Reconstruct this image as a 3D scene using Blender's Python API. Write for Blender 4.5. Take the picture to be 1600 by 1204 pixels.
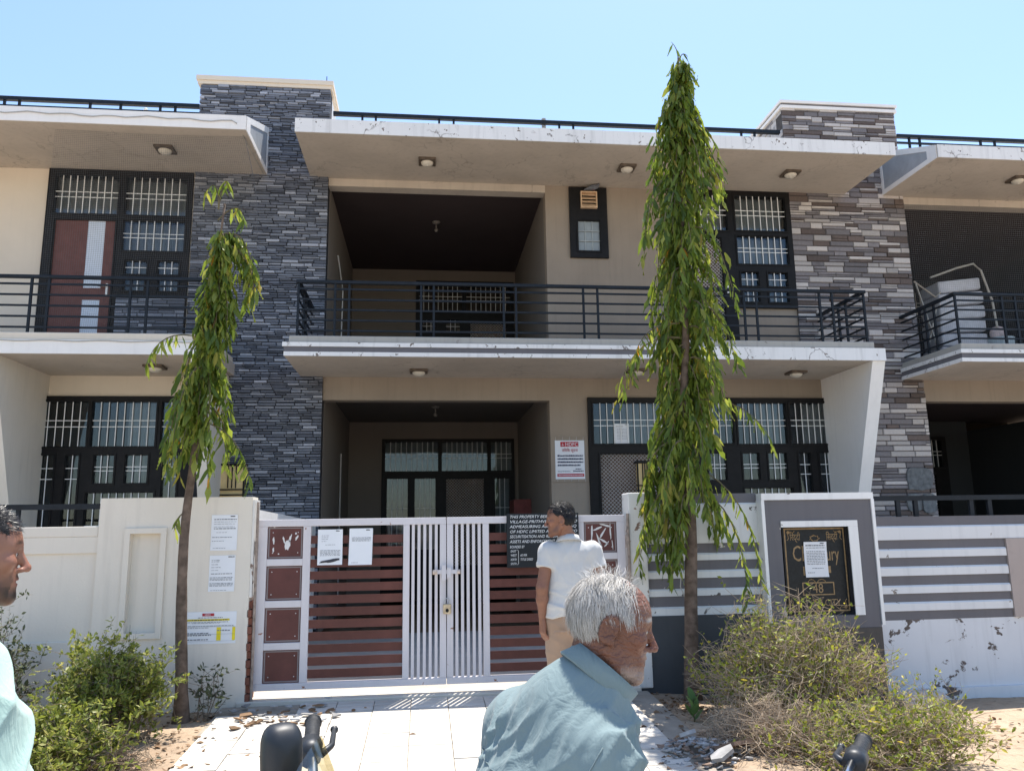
import bpy, math, random
import numpy as np
from mathutils import Vector, Matrix, Quaternion
from mathutils.noise import noise as mnoise

for _o in list(bpy.data.objects):
    bpy.data.objects.remove(_o)
SC = bpy.context.scene
COL = SC.collection

# ------------------------------------------------------------------ camera
def rad(a): return math.radians(a)
YAW, PITCH, ROLL, FPX = 6.48, 10.23, 0.90, 1220.0
CAMZ = 1.6
_y, _p, _r = rad(YAW), rad(PITCH), rad(ROLL)
fw = Vector((math.sin(_y)*math.cos(_p), math.cos(_y)*math.cos(_p), math.sin(_p)))
r0 = Vector((math.cos(_y), -math.sin(_y), 0)); u0 = r0.cross(fw)
rt = math.cos(_r)*r0 - math.sin(_r)*u0
up = math.sin(_r)*r0 + math.cos(_r)*u0
cam = bpy.data.cameras.new('camera')
cam.sensor_fit = 'HORIZONTAL'; cam.sensor_width = 36.0; cam.lens = FPX/1600.0*36.0
cam.clip_start = 0.05; cam.clip_end = 3000
camo = bpy.data.objects.new('camera', cam); COL.objects.link(camo)
camo.matrix_world = Matrix(((rt.x, up.x, -fw.x, 0), (rt.y, up.y, -fw.y, 0), (rt.z, up.z, -fw.z, CAMZ), (0, 0, 0, 1)))
SC.camera = camo

# ------------------------------------------------------------------ sky, sun, exposure
SUN_EL, SUN_AZ = 72.0, 27.0          # azimuth from +Y (behind the houses) towards +X
world = bpy.data.worlds.new('World'); SC.world = world; world.use_nodes = True
wn = world.node_tree.nodes; wl = world.node_tree.links
sky = wn.new('ShaderNodeTexSky'); sky.sky_type = 'NISHITA'; sky.sun_disc = False
sky.sun_elevation = rad(SUN_EL); sky.sun_rotation = rad(SUN_AZ)
sky.altitude = 200; sky.air_density = 1.15; sky.dust_density = 0.8; sky.ozone_density = 3.0
bg = wn['Background']; bg.inputs['Strength'].default_value = 0.13
wl.new(sky.outputs['Color'], bg.inputs['Color'])
sl = bpy.data.lights.new('sun', 'SUN'); sl.energy = 4.2; sl.angle = rad(0.53); sl.color = (1.0, 0.95, 0.87)
so = bpy.data.objects.new('sun', sl); COL.objects.link(so)
sdir = Vector((math.sin(rad(SUN_AZ))*math.cos(rad(SUN_EL)), math.cos(rad(SUN_AZ))*math.cos(rad(SUN_EL)), math.sin(rad(SUN_EL))))
so.rotation_euler = sdir.to_track_quat('Z', 'Y').to_euler(); so.location = (4, 12, 30)
SC.view_settings.view_transform = 'Standard'; SC.view_settings.look = 'None'
SC.view_settings.exposure = 1.05; SC.view_settings.gamma = 1.0
SC.view_settings.use_curve_mapping = False
SC.render.engine = 'CYCLES'
SC.cycles.max_bounces = 8; SC.cycles.diffuse_bounces = 5; SC.cycles.transparent_max_bounces = 24

# ------------------------------------------------------------------ helpers
random.seed(7)
ORG = {}
def tag(o, label=None, cat=None, group=None, kind=None):
    if label: o['label'] = label
    if cat: o['category'] = cat
    if group: o['group'] = group
    if kind: o['kind'] = kind
    return o
def thing(name, label, cat, loc=(0, 0, 0), group=None):
    o = bpy.data.objects.new(name, None); COL.objects.link(o)
    o.empty_display_size = 0.2; o.location = loc
    ORG[o.name] = Vector(loc)
    return tag(o, label, cat, group)
def org(o):
    return ORG.get(o.name, Vector((0, 0, 0))) if o else Vector((0, 0, 0))
def addobj(name, me, parent=None):
    o = bpy.data.objects.new(name, me); COL.objects.link(o)
    if parent:
        o.parent = parent; ORG[o.name] = org(parent)
    return o

class MB:
    """collects polygons in world coordinates, builds one mesh object"""
    def __init__(s): s.v = []; s.f = []
    def add(s, vs, fs):
        n = len(s.v); s.v += [tuple(v) for v in vs]; s.f += [tuple(i+n for i in f) for f in fs]; return s
    def box(s, x0, x1, y0, y1, z0, z1):
        return s.add([(x0,y0,z0),(x1,y0,z0),(x1,y1,z0),(x0,y1,z0),(x0,y0,z1),(x1,y0,z1),(x1,y1,z1),(x0,y1,z1)],
                     [(0,3,2,1),(4,5,6,7),(0,1,5,4),(1,2,6,5),(2,3,7,6),(3,0,4,7)])
    def quad(s, a, b, c, d): return s.add([a,b,c,d], [(0,1,2,3)])
    def prism_x(s, poly, x0, x1):
        """poly = list of (y,z), counter-clockwise seen from +x"""
        n = len(poly)
        vs = [(x0,y,z) for y, z in poly]+[(x1,y,z) for y, z in poly]
        fs = [tuple(reversed(range(n))), tuple(range(n, 2*n))]
        fs += [(i, (i+1) % n, (i+1) % n+n, i+n) for i in range(n)]
        return s.add(vs, fs)
    def prism_y(s, poly, y0, y1):
        """poly = list of (x,z)"""
        n = len(poly)
        vs = [(x,y0,z) for x, z in poly]+[(x,y1,z) for x, z in poly]
        fs = [tuple(range(n)), tuple(reversed(range(n, 2*n)))]
        fs += [(i, i+n, (i+1) % n+n, (i+1) % n) for i in range(n)]
        return s.add(vs, fs)
    def wall(s, x0, x1, z0, z1, y0, y1, holes):
        xs = sorted(set([x0, x1]+[min(max(h[i], x0), x1) for h in holes for i in (0, 1)]))
        zs = sorted(set([z0, z1]+[min(max(h[i], z0), z1) for h in holes for i in (2, 3)]))
        def solid(i, j):
            if i < 0 or j < 0 or i >= len(xs)-1 or j >= len(zs)-1: return False
            cx = (xs[i]+xs[i+1])/2; cz = (zs[j]+zs[j+1])/2
            return not any(h[0] < cx < h[1] and h[2] < cz < h[3] for h in holes)
        for i in range(len(xs)-1):
            for j in range(len(zs)-1):
                if not solid(i, j): continue
                a, b, c, d = xs[i], xs[i+1], zs[j], zs[j+1]
                s.quad((a,y0,c),(b,y0,c),(b,y0,d),(a,y0,d)); s.quad((b,y1,c),(a,y1,c),(a,y1,d),(b,y1,d))
                if not solid(i-1, j): s.quad((a,y1,c),(a,y0,c),(a,y0,d),(a,y1,d))
                if not solid(i+1, j): s.quad((b,y0,c),(b,y1,c),(b,y1,d),(b,y0,d))
                if not solid(i, j-1): s.quad((a,y1,c),(b,y1,c),(b,y0,c),(a,y0,c))
                if not solid(i, j+1): s.quad((a,y0,d),(b,y0,d),(b,y1,d),(a,y1,d))
        return s
    def tube(s, pts, rs, n=6, cap=True):
        pts = [Vector(p) for p in pts]
        if not hasattr(rs, '__len__'): rs = [rs]*len(pts)
        base = len(s.v); k = len(pts)
        for i, p in enumerate(pts):
            t = (pts[min(i+1, k-1)]-pts[max(i-1, 0)])
            if t.length < 1e-9: t = Vector((0, 0, 1))
            t.normalize()
            a = Vector((1, 0, 0)) if abs(t.x) < 0.8 else Vector((0, 1, 0))
            u = t.cross(a).normalized(); w = t.cross(u)
            for j in range(n):
                an = 2*math.pi*(j+0.5)/n
                q = p+(u*math.cos(an)+w*math.sin(an))*rs[i]; s.v.append((q.x, q.y, q.z))
        for i in range(k-1):
            for j in range(n):
                a = base+i*n+j; b = base+i*n+(j+1) % n
                s.f.append((a, b, b+n, a+n))
        if cap:
            s.f.append(tuple(base+j for j in reversed(range(n)))); s.f.append(tuple(base+(k-1)*n+j for j in range(n)))
        return s
    def ball(s, c, r, n=12, m=8, z0=-1.0, z1=1.0):
        if not hasattr(r, '__len__'): r = (r, r, r)
        base = len(s.v)
        for i in range(m+1):
            t = z0+(z1-z0)*i/m; ph = math.asin(max(-1, min(1, t)))
            for j in range(n):
                an = 2*math.pi*j/n
                s.v.append((c[0]+r[0]*math.cos(ph)*math.cos(an), c[1]+r[1]*math.cos(ph)*math.sin(an), c[2]+r[2]*math.sin(ph)))
        for i in range(m):
            for j in range(n):
                a = base+i*n+j; b = base+i*n+(j+1) % n
                s.f.append((a, b, b+n, a+n))
        s.f.append(tuple(base+j for j in reversed(range(n)))); s.f.append(tuple(base+m*n+j for j in range(n)))
        return s
    def mesh(s, name, m, off=Vector((0, 0, 0)), smooth=False):
        me = bpy.data.meshes.new(name)
        me.from_pydata([(x-off.x, y-off.y, z-off.z) for x, y, z in s.v], [], s.f)
        if m: me.materials.append(m)
        if smooth:
            me.polygons.foreach_set('use_smooth', [True]*len(me.polygons))
        me.update()
        return me
    def build(s, name, m, parent=None, smooth=False, bevel=0, recalc=False):
        me = s.mesh(name, m, org(parent), smooth)
        o = addobj(name, me, parent)
        if bevel:
            b = o.modifiers.new('bevel', 'BEVEL'); b.width = bevel; b.segments = 2; b.limit_method = 'ANGLE'
        return o
def flip_mesh(me):
    me.flip_normals()

# ------------------------------------------------------------------ materials
MAT = {}
def lin(c):
    return tuple(((x/255.0)/12.92 if x/255.0 <= 0.04045 else ((x/255.0+0.055)/1.055)**2.4) for x in c)
class NT:
    def __init__(s, name):
        s.m = bpy.data.materials.new(name); s.m.use_nodes = True
        s.n = s.m.node_tree.nodes; s.l = s.m.node_tree.links
        s.b = s.n['Principled BSDF']; s.out = s.n['Material Output']
        s.tc = s.n.new('ShaderNodeTexCoord')
    def node(s, t, **k):
        x = s.n.new(t)
        for a, b in k.items(): setattr(x, a, b)
        return x
    def mapping(s, scale=(1, 1, 1), coord='Object'):
        m = s.node('ShaderNodeMapping'); m.inputs['Scale'].default_value = scale
        s.l.new(s.tc.outputs[coord], m.inputs['Vector']); return m.outputs['Vector']
    def noise(s, scale, detail=4, vec=None, rough=0.55, dist=0.0):
        x = s.node('ShaderNodeTexNoise'); x.inputs['Scale'].default_value = scale; x.inputs['Detail'].default_value = detail
        x.inputs['Roughness'].default_value = rough; x.inputs['Distortion'].default_value = dist
        s.l.new(vec if vec else s.tc.outputs['Object'], x.inputs['Vector']); return x.outputs['Fac']
    def ramp(s, fac, stops):
        r = s.node('ShaderNodeValToRGB'); e = r.color_ramp.elements
        while len(e) > len(stops): e.remove(e[-1])
        while len(e) < len(stops): e.new(0.5)
        for i, (p, c) in enumerate(stops):
            e[i].position = p; e[i].color = (*c, 1) if hasattr(c, '__len__') else (c, c, c, 1)
        s.l.new(fac, r.inputs['Fac']); return r.outputs['Color']
    def mix(s, fac, a, b, mode='MIX'):
        x = s.node('ShaderNodeMix', data_type='RGBA', blend_type=mode)
        for i, v in ((0, fac), (6, a), (7, b)):
            if hasattr(v, 'is_linked') or hasattr(v, 'node'): s.l.new(v, x.inputs[i])
            elif hasattr(v, '__len__'): x.inputs[i].default_value = (*v, 1)
            else: x.inputs[i].default_value = v
        return x.outputs[2]
    def math(s, op, a, b=0.0, c=None):
        x = s.node('ShaderNodeMath', operation=op)
        for i, v in enumerate((a, b)):
            if hasattr(v, 'node'): s.l.new(v, x.inputs[i])
            else: x.inputs[i].default_value = v
        return x.outputs[0]
    def bump(s, h, strength=0.3, dist=0.01):
        x = s.node('ShaderNodeBump'); x.inputs['Strength'].default_value = strength; x.inputs['Distance'].default_value = dist
        s.l.new(h, x.inputs['Height']); s.l.new(x.outputs['Normal'], s.b.inputs['Normal'])
    def set(s, col=None, rough=0.6, spec=0.3, metal=0.0):
        if col is not None:
            if hasattr(col, 'node'): s.l.new(col, s.b.inputs['Base Color'])
            else: s.b.inputs['Base Color'].default_value = (*col, 1)
        s.b.inputs['Roughness'].default_value = rough; s.b.inputs['Specular IOR Level'].default_value = spec
        s.b.inputs['Metallic'].default_value = metal
        return s.m
def simple(name, col, rough=0.5, var=0.12, scale=6.0, spec=0.3, metal=0.0, bump=0.0, bscale=60.0, objrand=0.0):
    if name in MAT: return MAT[name]
    t = NT(name)
    f = t.noise(scale, 5)
    lo = tuple(c*(1-var) for c in col); hi = tuple(min(1, c*(1+var)) for c in col)
    c = t.ramp(f, [(0.3, lo), (0.7, hi)])
    if objrand:
        oi = t.node('ShaderNodeObjectInfo'); g = t.node('ShaderNodeNewGeometry')
        r = t.math('FRACT', t.math('ADD', oi.outputs['Random'], g.outputs['Random Per Island']))
        v = t.math('ADD', t.math('MULTIPLY', r, 2*objrand), 1-objrand)
        hs = t.node('ShaderNodeHueSaturation'); t.l.new(c, hs.inputs['Color']); t.l.new(v, hs.inputs['Value']); c = hs.outputs['Color']
    t.set(c, rough, spec, metal)
    if bump: t.bump(t.noise(bscale, 4), bump, 0.01)
    MAT[name] = t.m
    return t.m
def plaster(name, col, var=0.07, streak=0.12, peel=0.0, peelcol=(0.16, 0.13, 0.11), pscale=5.0, crack=0.0, rough=0.85, bump=0.15):
    if name in MAT: return MAT[name]
    t = NT(name)
    f = t.noise(1.3, 6, rough=0.6)
    c = t.ramp(f, [(0.25, tuple(x*(1-var) for x in col)), (0.75, tuple(min(1, x*(1+var*0.6)) for x in col))])
    st = t.noise(3.0, 5, t.mapping((5.0, 5.0, 0.35)))
    sf = t.ramp(st, [(0.52, 0.0), (0.75, 1.0)])
    c = t.mix(t.math('MULTIPLY', sf, streak), c, tuple(x*0.45 for x in col))
    h = t.noise(45.0, 4)
    if crack:
        vo = t.node('ShaderNodeTexVoronoi', feature='DISTANCE_TO_EDGE'); vo.inputs['Scale'].default_value = 1.7
        wv = t.mix(0.35, t.tc.outputs['Object'], t.node('ShaderNodeTexNoise', noise_dimensions='3D').outputs['Color'])
        nn = [n for n in t.n if n.type == 'TEX_NOISE'][-1]; nn.inputs['Scale'].default_value = 3.5; nn.inputs['Detail'].default_value = 6
        t.l.new(t.tc.outputs['Object'], nn.inputs['Vector'])
        t.l.new(wv, vo.inputs['Vector'])
        line = t.ramp(vo.outputs['Distance'], [(0.0, 1.0), (0.012, 0.0)])
        msk = t.ramp(t.noise(0.9, 3), [(0.48, 0.0), (0.55, 1.0)])
        c = t.mix(t.math('MULTIPLY', t.math('MULTIPLY', line, msk), crack), c, (0.12, 0.1, 0.09))
    if peel:
        pn = t.noise(pscale, 7, rough=0.62, dist=0.4)
        pm = t.ramp(pn, [(0.72-peel, 0.0), (0.735-peel, 1.0)])
        pc = t.ramp(t.noise(25, 4), [(0.3, tuple(x*0.7 for x in peelcol)), (0.7, tuple(x*1.4 for x in peelcol))])
        c = t.mix(pm, c, pc)
        h = t.math('SUBTRACT', t.math('MULTIPLY', h, 0.3), pm)
    t.set(c, rough, 0.2)
    t.bump(h, bump, 0.008)
    MAT[name] = t.m
    return t.m
def leafmat(name, stops, trans=0.45, rough=0.4):
    if name in MAT: return MAT[name]
    t = NT(name)
    g = t.node('ShaderNodeNewGeometry')
    c = t.ramp(g.outputs['Random Per Island'], stops)
    t.set(c, rough, 0.35)
    tr = t.node('ShaderNodeBsdfTranslucent')
    hs = t.node('ShaderNodeHueSaturation'); hs.inputs['Value'].default_value = 1.5; hs.inputs['Saturation'].default_value = 1.05; hs.inputs['Hue'].default_value = 0.488
    t.l.new(c, hs.inputs['Color']); t.l.new(hs.outputs['Color'], tr.inputs['Color'])
    ms = t.node('ShaderNodeMixShader'); ms.inputs[0].default_value = trans
    t.l.new(t.b.outputs[0], ms.inputs[1]); t.l.new(tr.outputs[0], ms.inputs[2]); t.l.new(ms.outputs[0], t.out.inputs['Surface'])
    MAT[name] = t.m
    return t.m
def glassmat():
    if 'glass' in MAT: return MAT['glass']
    t = NT('glass')
    t.n.remove(t.b)
    gl = t.node('ShaderNodeBsdfGlossy'); gl.inputs['Roughness'].default_value = 0.015; gl.inputs['Color'].default_value = (0.9, 0.95, 1, 1)
    tr = t.node('ShaderNodeBsdfTransparent'); tr.inputs['Color'].default_value = (0.72, 0.76, 0.78, 1)
    fr = t.node('ShaderNodeFresnel'); fr.inputs['IOR'].default_value = 1.52
    bp = t.node('ShaderNodeBump'); bp.inputs['Strength'].default_value = 0.06; bp.inputs['Distance'].default_value = 0.02
    t.l.new(t.noise(1.6, 2), bp.inputs['Height']); t.l.new(bp.outputs['Normal'], gl.inputs['Normal'])
    f2 = t.math('ADD', t.math('MULTIPLY', fr.outputs[0], 0.9), 0.0)
    ms = t.node('ShaderNodeMixShader'); t.l.new(f2, ms.inputs[0]); t.l.new(tr.outputs[0], ms.inputs[1]); t.l.new(gl.outputs[0], ms.inputs[2])
    t.l.new(ms.outputs[0], t.out.inputs['Surface'])
    MAT['glass'] = t.m
    return t.m

M_BEIGE = plaster('beige_plaster', (0.315, 0.262, 0.208), streak=0.16, var=0.12)
M_SOFFIT = plaster('soffit_plaster', (0.54, 0.475, 0.40), streak=0.22, var=0.16, crack=0.35)
M_CREAM = plaster('cream_plaster', (0.70, 0.62, 0.51), streak=0.06)
M_CREAMW = plaster('cream_wall_paint', (0.72, 0.665, 0.58), streak=0.16, var=0.07, crack=0.0)
M_WHITE = plaster('white_fascia', (0.78, 0.775, 0.76), streak=0.35, crack=0.95, peel=0.085, pscale=13.0)
M_WHITEC = plaster('white_clean', (0.82, 0.80, 0.77), streak=0.10)
M_WHITEP = plaster('white_peeling', (0.67, 0.68, 0.69), streak=0.2, peel=0.065, pscale=5.5, peelcol=(0.26, 0.235, 0.21))
M_GREYP = plaster('grey_paint', (0.15, 0.146, 0.157), streak=0.15, peel=0.0, var=0.14)
M_GREYPEEL = plaster('grey_paint_peeling', (0.15, 0.146, 0.157), streak=0.15, peel=0.06, pscale=4.0, peelcol=(0.45, 0.43, 0.4), var=0.14)
M_DADO = plaster('dado_paint', (0.07, 0.075, 0.08), streak=0.2, var=0.25)
M_CAPSTONE = plaster('balcony_ledge', (0.40, 0.385, 0.35), streak=0.25, peel=0.05, pscale=7, peelcol=(0.2, 0.18, 0.16))
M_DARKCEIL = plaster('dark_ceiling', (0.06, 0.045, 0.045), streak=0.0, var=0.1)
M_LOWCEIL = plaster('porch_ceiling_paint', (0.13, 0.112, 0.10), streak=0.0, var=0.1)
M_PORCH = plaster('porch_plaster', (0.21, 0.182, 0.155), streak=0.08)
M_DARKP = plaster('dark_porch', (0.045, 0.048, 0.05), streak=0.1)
M_FRAME = simple('black_frame', (0.010, 0.0095, 0.010), 0.5, 0.3, 10, 0.2)
M_IRON = simple('black_iron', (0.010, 0.014, 0.020), 0.5, 0.3, 14, 0.25)
M_GRILLE = simple('white_grille', (0.82, 0.82, 0.80), 0.5, 0.06)
M_CURTAIN = simple('pale_curtain', (0.50, 0.48, 0.45), 0.9, 0.15, 5)
M_CURTAINB = simple('brown_curtain', (0.17, 0.115, 0.085), 0.9, 0.25, 4)
M_ROOM = simple('room_wall', (0.22, 0.2, 0.18), 0.9, 0.1, 2)
M_GLASS = glassmat()
M_WOOD = simple('brown_door', (0.14, 0.055, 0.045), 0.5, 0.15, 9)
M_FROST = simple('frosted_glass', (0.62, 0.68, 0.76), 0.35, 0.04)
M_YARD = simple('yard_tile', (0.42, 0.39, 0.35), 0.7, 0.15, 3)
# ------------------------------------------------------------------ parts of houses
def curtain(x0, x1, z0, z1, y, name, m, parent, amp=0.018, wl_=0.11, seed=0):
    b = MB(); n = max(6, int((x1-x0)/0.02)); rows = 3
    rnd = random.Random(seed)
    ph = rnd.random()*6
    for j in range(rows+1):
        z = z0+(z1-z0)*j/rows
        for i in range(n+1):
            x = x0+(x1-x0)*i/n
            yy = y+amp*math.sin(2*math.pi*x/wl_+ph+0.5*math.sin(3*x+j))+0.4*amp*math.sin(2*math.pi*x/(wl_*0.43)+j*0.6)
            b.v.append((x, yy, z))
    for j in range(rows):
        for i in range(n):
            a = j*(n+1)+i; b.f.append((a, a+1, a+n+2, a+n+1))
    return b.build(name, m, parent, smooth=True)
def grille(x0, x1, z0, z1, y, parent, vs=0.098, hs=(0.42, 0.56), r=0.0048):
    b = MB()
    n = max(1, int(round((x1-x0)/vs)))
    for i in range(1, n):
        x = x0+(x1-x0)*i/n
        b.box(x-r, x+r, y-r, y+r, z0-0.01, z1+0.01)
    for h in hs:
        z = z1-(z1-z0)*h
        b.box(x0-0.01, x1+0.01, y+r+0.001, y+2*r+0.003, z-r, z+r)
    return b.build('grille', M_GRILLE, parent)
def diamond(x0, x1, z0, z1, y, parent, sp=0.055, r=0.0022, m=None):
    b = MB(); w = x1-x0; h = z1-z0
    k = -h
    for sgn in (1, -1):
        c = -h if sgn > 0 else 0
        while c < (w if sgn > 0 else w+h):
            # line x = x0+c+t (sgn>0) or x = x0+c-t ; z = z0+t
            t0, t1 = 0.0, h
            if sgn > 0: t0 = max(t0, -c); t1 = min(t1, w-c)
            else: t0 = max(t0, c-w); t1 = min(t1, c)
            if t1-t0 > 0.01:
                yy = y+(0.003 if sgn > 0 else -0.003)
                b.tube([(x0+c+sgn*t0, yy, z0+t0), (x0+c+sgn*t1, yy, z0+t1)], r, 4)
            c += sp
    return b.build('wire_mesh', m or M_GRILLE, parent)
def window(root, x0, x1, z0, z1, panes, y=11.0, name='window', label=None, seed=0):
    """panes: (x0,x1,z0,z1,kind)"""
    fr = MB().wall(x0, x1, z0, z1, y-0.045, y+0.06, [p[:4] for p in panes]).build(name, M_FRAME, root)
    if label: fr['label'] = label
    rnd = random.Random(seed)
    for i, p in enumerate(panes):
        a, b, c, d, k = p
        if k in ('g', 'gc', 'gb', 'gh'):
            MB().box(a-0.004, b+0.004, y-0.012, y-0.007, c-0.004, d+0.004).build('pane', M_GLASS, fr)
            hs = (0.42, 0.56) if (d-c) > 0.35 else (0.5,)
            if (b-a) < 0.2: hs = (0.12, 0.22)
            grille(a, b, c, d, y-0.03, fr, hs=hs)
            if k == 'gc':
                curtain(a-0.03, b+0.03, c-0.03, d+0.03, y+0.17, 'curtain', M_CURTAIN, fr, seed=seed+i)
            if k == 'gb':
                curtain(a-0.03, b+0.03, c-0.03, d+0.03, y+0.17, 'curtain', M_CURTAINB, fr, seed=seed+i)
            if k == 'gh':
                s_ = a+(b-a)*(0.35+0.3*rnd.random())
                curtain(s_, b+0.03, c-0.03, d+0.03, y+0.17, 'curtain', M_CURTAIN, fr, seed=seed+i)
        elif k == 'm':
            diamond(a, b, c, d, y-0.01, fr)
            curtain(a-0.02, b+0.02, c-0.02, d+0.02, y+0.15, 'curtain', M_CURTAINB, fr, seed=seed+i)
        elif k == 'f':
            MB().box(a-0.004, b+0.004, y-0.005, y+0.005, c-0.004, d+0.004).build('pane', simple('dull_frosted_glass', (0.27, 0.31, 0.33), 0.3, 0.1, 8), fr)
            g = MB()
            for q in (1/3, 2/3):
                g.box(a+(b-a)*q-0.006, a+(b-a)*q+0.006, y-0.018, y-0.008, c, d)
                g.box(a, b, y-0.029, y-0.019, c+(d-c)*q-0.006, c+(d-c)*q+0.006)
            g.build('grille', simple('dull_grille', (0.36, 0.40, 0.41), 0.5), fr)
    # mouldings round the small panes
    mo = MB()
    for p in panes:
        a, b, c, d, k = p
        w = 0.014
        mo.wall(a-w*2, b+w*2, c-w*2, d+w*2, y-0.058, y-0.046, [(a-w*0.6, b+w*0.6, c-w*0.6, d+w*0.6)])
    mo.build('moulding', M_FRAME, fr)
    return fr
def room(root, x0, x1, z0, z1, y0, y1, m=None):
    b = MB()
    b.quad((x0,y1,z0),(x1,y1,z0),(x1,y1,z1),(x0,y1,z1))
    b.quad((x0,y0,z0),(x0,y1,z0),(x0,y1,z1),(x0,y0,z1)); b.quad((x1,y1,z0),(x1,y0,z0),(x1,y0,z1),(x1,y1,z1))
    b.quad((x0,y0,z0),(x1,y0,z0),(x1,y1,z0),(x0,y1,z0)); b.quad((x0,y1,z1),(x1,y1,z1),(x1,y0,z1),(x0,y0,z1))
    return b.build('room', m or M_ROOM, root)
def railing(root, x0, x1, y, posts, z0=3.97, ztop=4.69, bars=(4.59, 4.455, 4.32, 4.185, 4.05), side=None, name='balcony_railing'):
    top = MB().box(x0-0.03, x1+0.03, y-0.025, y+0.025, ztop-0.03, ztop+0.012).build(name, M_IRON, root, bevel=0.006)
    for z in bars:
        MB().box(x0, x1, y-0.009, y+0.009, z-0.0115, z+0.0115).build('rail', M_IRON, top)
    pm = MB().box(-0.014, 0.014, -0.013, 0.013, 0, ztop-0.03-z0).mesh('post', M_IRON)
    for x in posts:
        o = addobj('post', pm, top); o.location = Vector((x, y+0.0015, z0))-org(root)
    if side:                                   # returns towards the wall
        for xs, ya, yb in side:
            MB().box(xs-0.025, xs+0.025, ya, yb, ztop-0.032, ztop+0.010).build('side_rail', M_IRON, top)
            for z in bars:
                MB().box(xs-0.009, xs+0.009, ya+0.02, yb, z-0.0105, z+0.0125).build('side_rail', M_IRON, top)
            for yy in (ya+(yb-ya)*0.36, ya+(yb-ya)*0.52):
                o = addobj('post', pm, top); o.location = Vector((xs, yy, z0))-org(root)
    return top
def ceiling_light(x, y, z, label):
    t = thing('ceiling_light', label, 'light', (x, y, z), 'square ceiling lights under the slabs')
    fr = MB().box(x-0.12, x+0.12, y-0.12, y+0.12, z-0.035, z-0.002)
    fr.build('plate', M_LAMPPLATE, t, bevel=0.008)
    MB().ball((x, y, z-0.034), (0.088, 0.088, 0.055), 16, 6, -1.0, 0.0).build('globe', M_GLOBE, t, smooth=True)
    return t
M_LAMPPLATE = simple('lamp_bronze', (0.11, 0.085, 0.065), 0.5, 0.3, 20)
M_DARKGLOBE = simple('dark_globe', (0.16, 0.145, 0.13), 0.5, 0.1)  # plain darker colour for the two porch lamps
M_GLOBE = simple('lamp_globe', (0.62, 0.58, 0.50), 0.3, 0.05)

# stone cladding: rows of thin stone strips, biggest ones as own objects
def stone_mats(prefix, cols, rough=0.7):
    out = []
    for i, (c, v) in enumerate(cols):
        t = NT(prefix+'_stone_%d' % i)
        f = t.noise(9.0, 6, rough=0.65)
        col = t.ramp(f, [(0.25, tuple(x*(1-v) for x in c)), (0.75, tuple(min(1, x*(1+v)) for x in c))])
        oi = t.node('ShaderNodeObjectInfo'); g = t.node('ShaderNodeNewGeometry')
        r = t.math('FRACT', t.math('ADD', oi.outputs['Random'], g.outputs['Random Per Island']))
        hs = t.node('ShaderNodeHueSaturation'); t.l.new(col, hs.inputs['Color'])
        t.l.new(t.math('ADD', t.math('MULTIPLY', r, 0.5), 0.75), hs.inputs['Value'])
        t.set(hs.outputs['Color'], rough, 0.3)
        t.bump(t.noise(60.0, 5, rough=0.7), 0.35, 0.006)
        out.append(t.m)
    return out
def unit_stone(name, m):
    b = MB(); e = 0.06
    b.add([(-.5,0,-.5),(.5,0,-.5),(.5,0,.5),(-.5,0,.5),(-.5+e*.4,-1,-.5+e*1.6),(.5-e*.4,-1,-.5+e*1.6),(.5-e*.4,-1,.5-e*1.6),(-.5+e*.4,-1,.5-e*1.6)],
          [(4,5,6,7),(0,1,5,4),(1,2,6,5),(2,3,7,6),(3,0,4,7)])
    return b.mesh(name, m)
def cladding(root, parent, x0, x1, z0, z1, y, rows, lens, mats, weights, joint, depth, skip, vis, limit=300, seed=1):
    """skip(x,z) True where no stone is laid; vis(x,z) True where the photo shows it"""
    rnd = random.Random(seed); st = []
    z = z0
    while z < z1-0.015:
        h = rnd.choice(rows); h = min(h, z1-z)
        x = x0-rnd.random()*0.1
        while x < x1-0.005:
            L = rnd.uniform(*lens); a = max(x, x0); b = min(x+L, x1)
            if x1-b < 0.05: b = x1
            k = rnd.choices(range(len(mats)), weights)[0]
            split = rnd.random() < 0.30 and h > 0.04
            subs = [(z, h)] if not split else [(z, h*0.45), (z+h*0.45, h*0.55)]
            for (zz, hh) in subs:
                kk = k if not split else rnd.choices(range(len(mats)), weights)[0]
                if b-a > 0.02 and not skip((a+b)/2, zz+hh/2):
                    st.append((a+joint/2, b-joint/2, zz+joint/2, zz+hh-joint/2, rnd.uniform(*depth), kk))
            if b >= x1: break
            x = b
        z += h
    st.sort(key=lambda s: -((s[1]-s[0])*(s[3]-s[2])*(1 if vis((s[0]+s[1])/2, (s[2]+s[3])/2) else 0.001)))
    units = [unit_stone('stone', m) for m in mats]
    o_ = org(root)
    for s in st[:limit]:
        o = addobj('stone', units[s[5]], parent)
        o.location = Vector(((s[0]+s[1])/2, y, (s[2]+s[3])/2))-o_
        o.scale = (s[1]-s[0], s[4], s[3]-s[2])
    for k, m in enumerate(mats):
        b = MB()
        for s in st[limit:]:
            if s[5] != k: continue
            e = 0.003
            b.add([(s[0],y,s[2]),(s[1],y,s[2]),(s[1],y,s[3]),(s[0],y,s[3]),(s[0]+e,y-s[4],s[2]+e),(s[1]-e,y-s[4],s[2]+e),(s[1]-e,y-s[4],s[3]-e),(s[0]+e,y-s[4],s[3]-e)],
                  [(4,5,6,7),(0,1,5,4),(1,2,6,5),(2,3,7,6),(3,0,4,7)])
        if b.v:
            tag(b.build('small_stones', m, parent), kind='stuff')
    return len(st)
BLUE_ST = stone_mats('slate', [((0.115, 0.128, 0.158), 0.3), ((0.185, 0.203, 0.24), 0.25), ((0.33, 0.35, 0.395), 0.2)])
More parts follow.
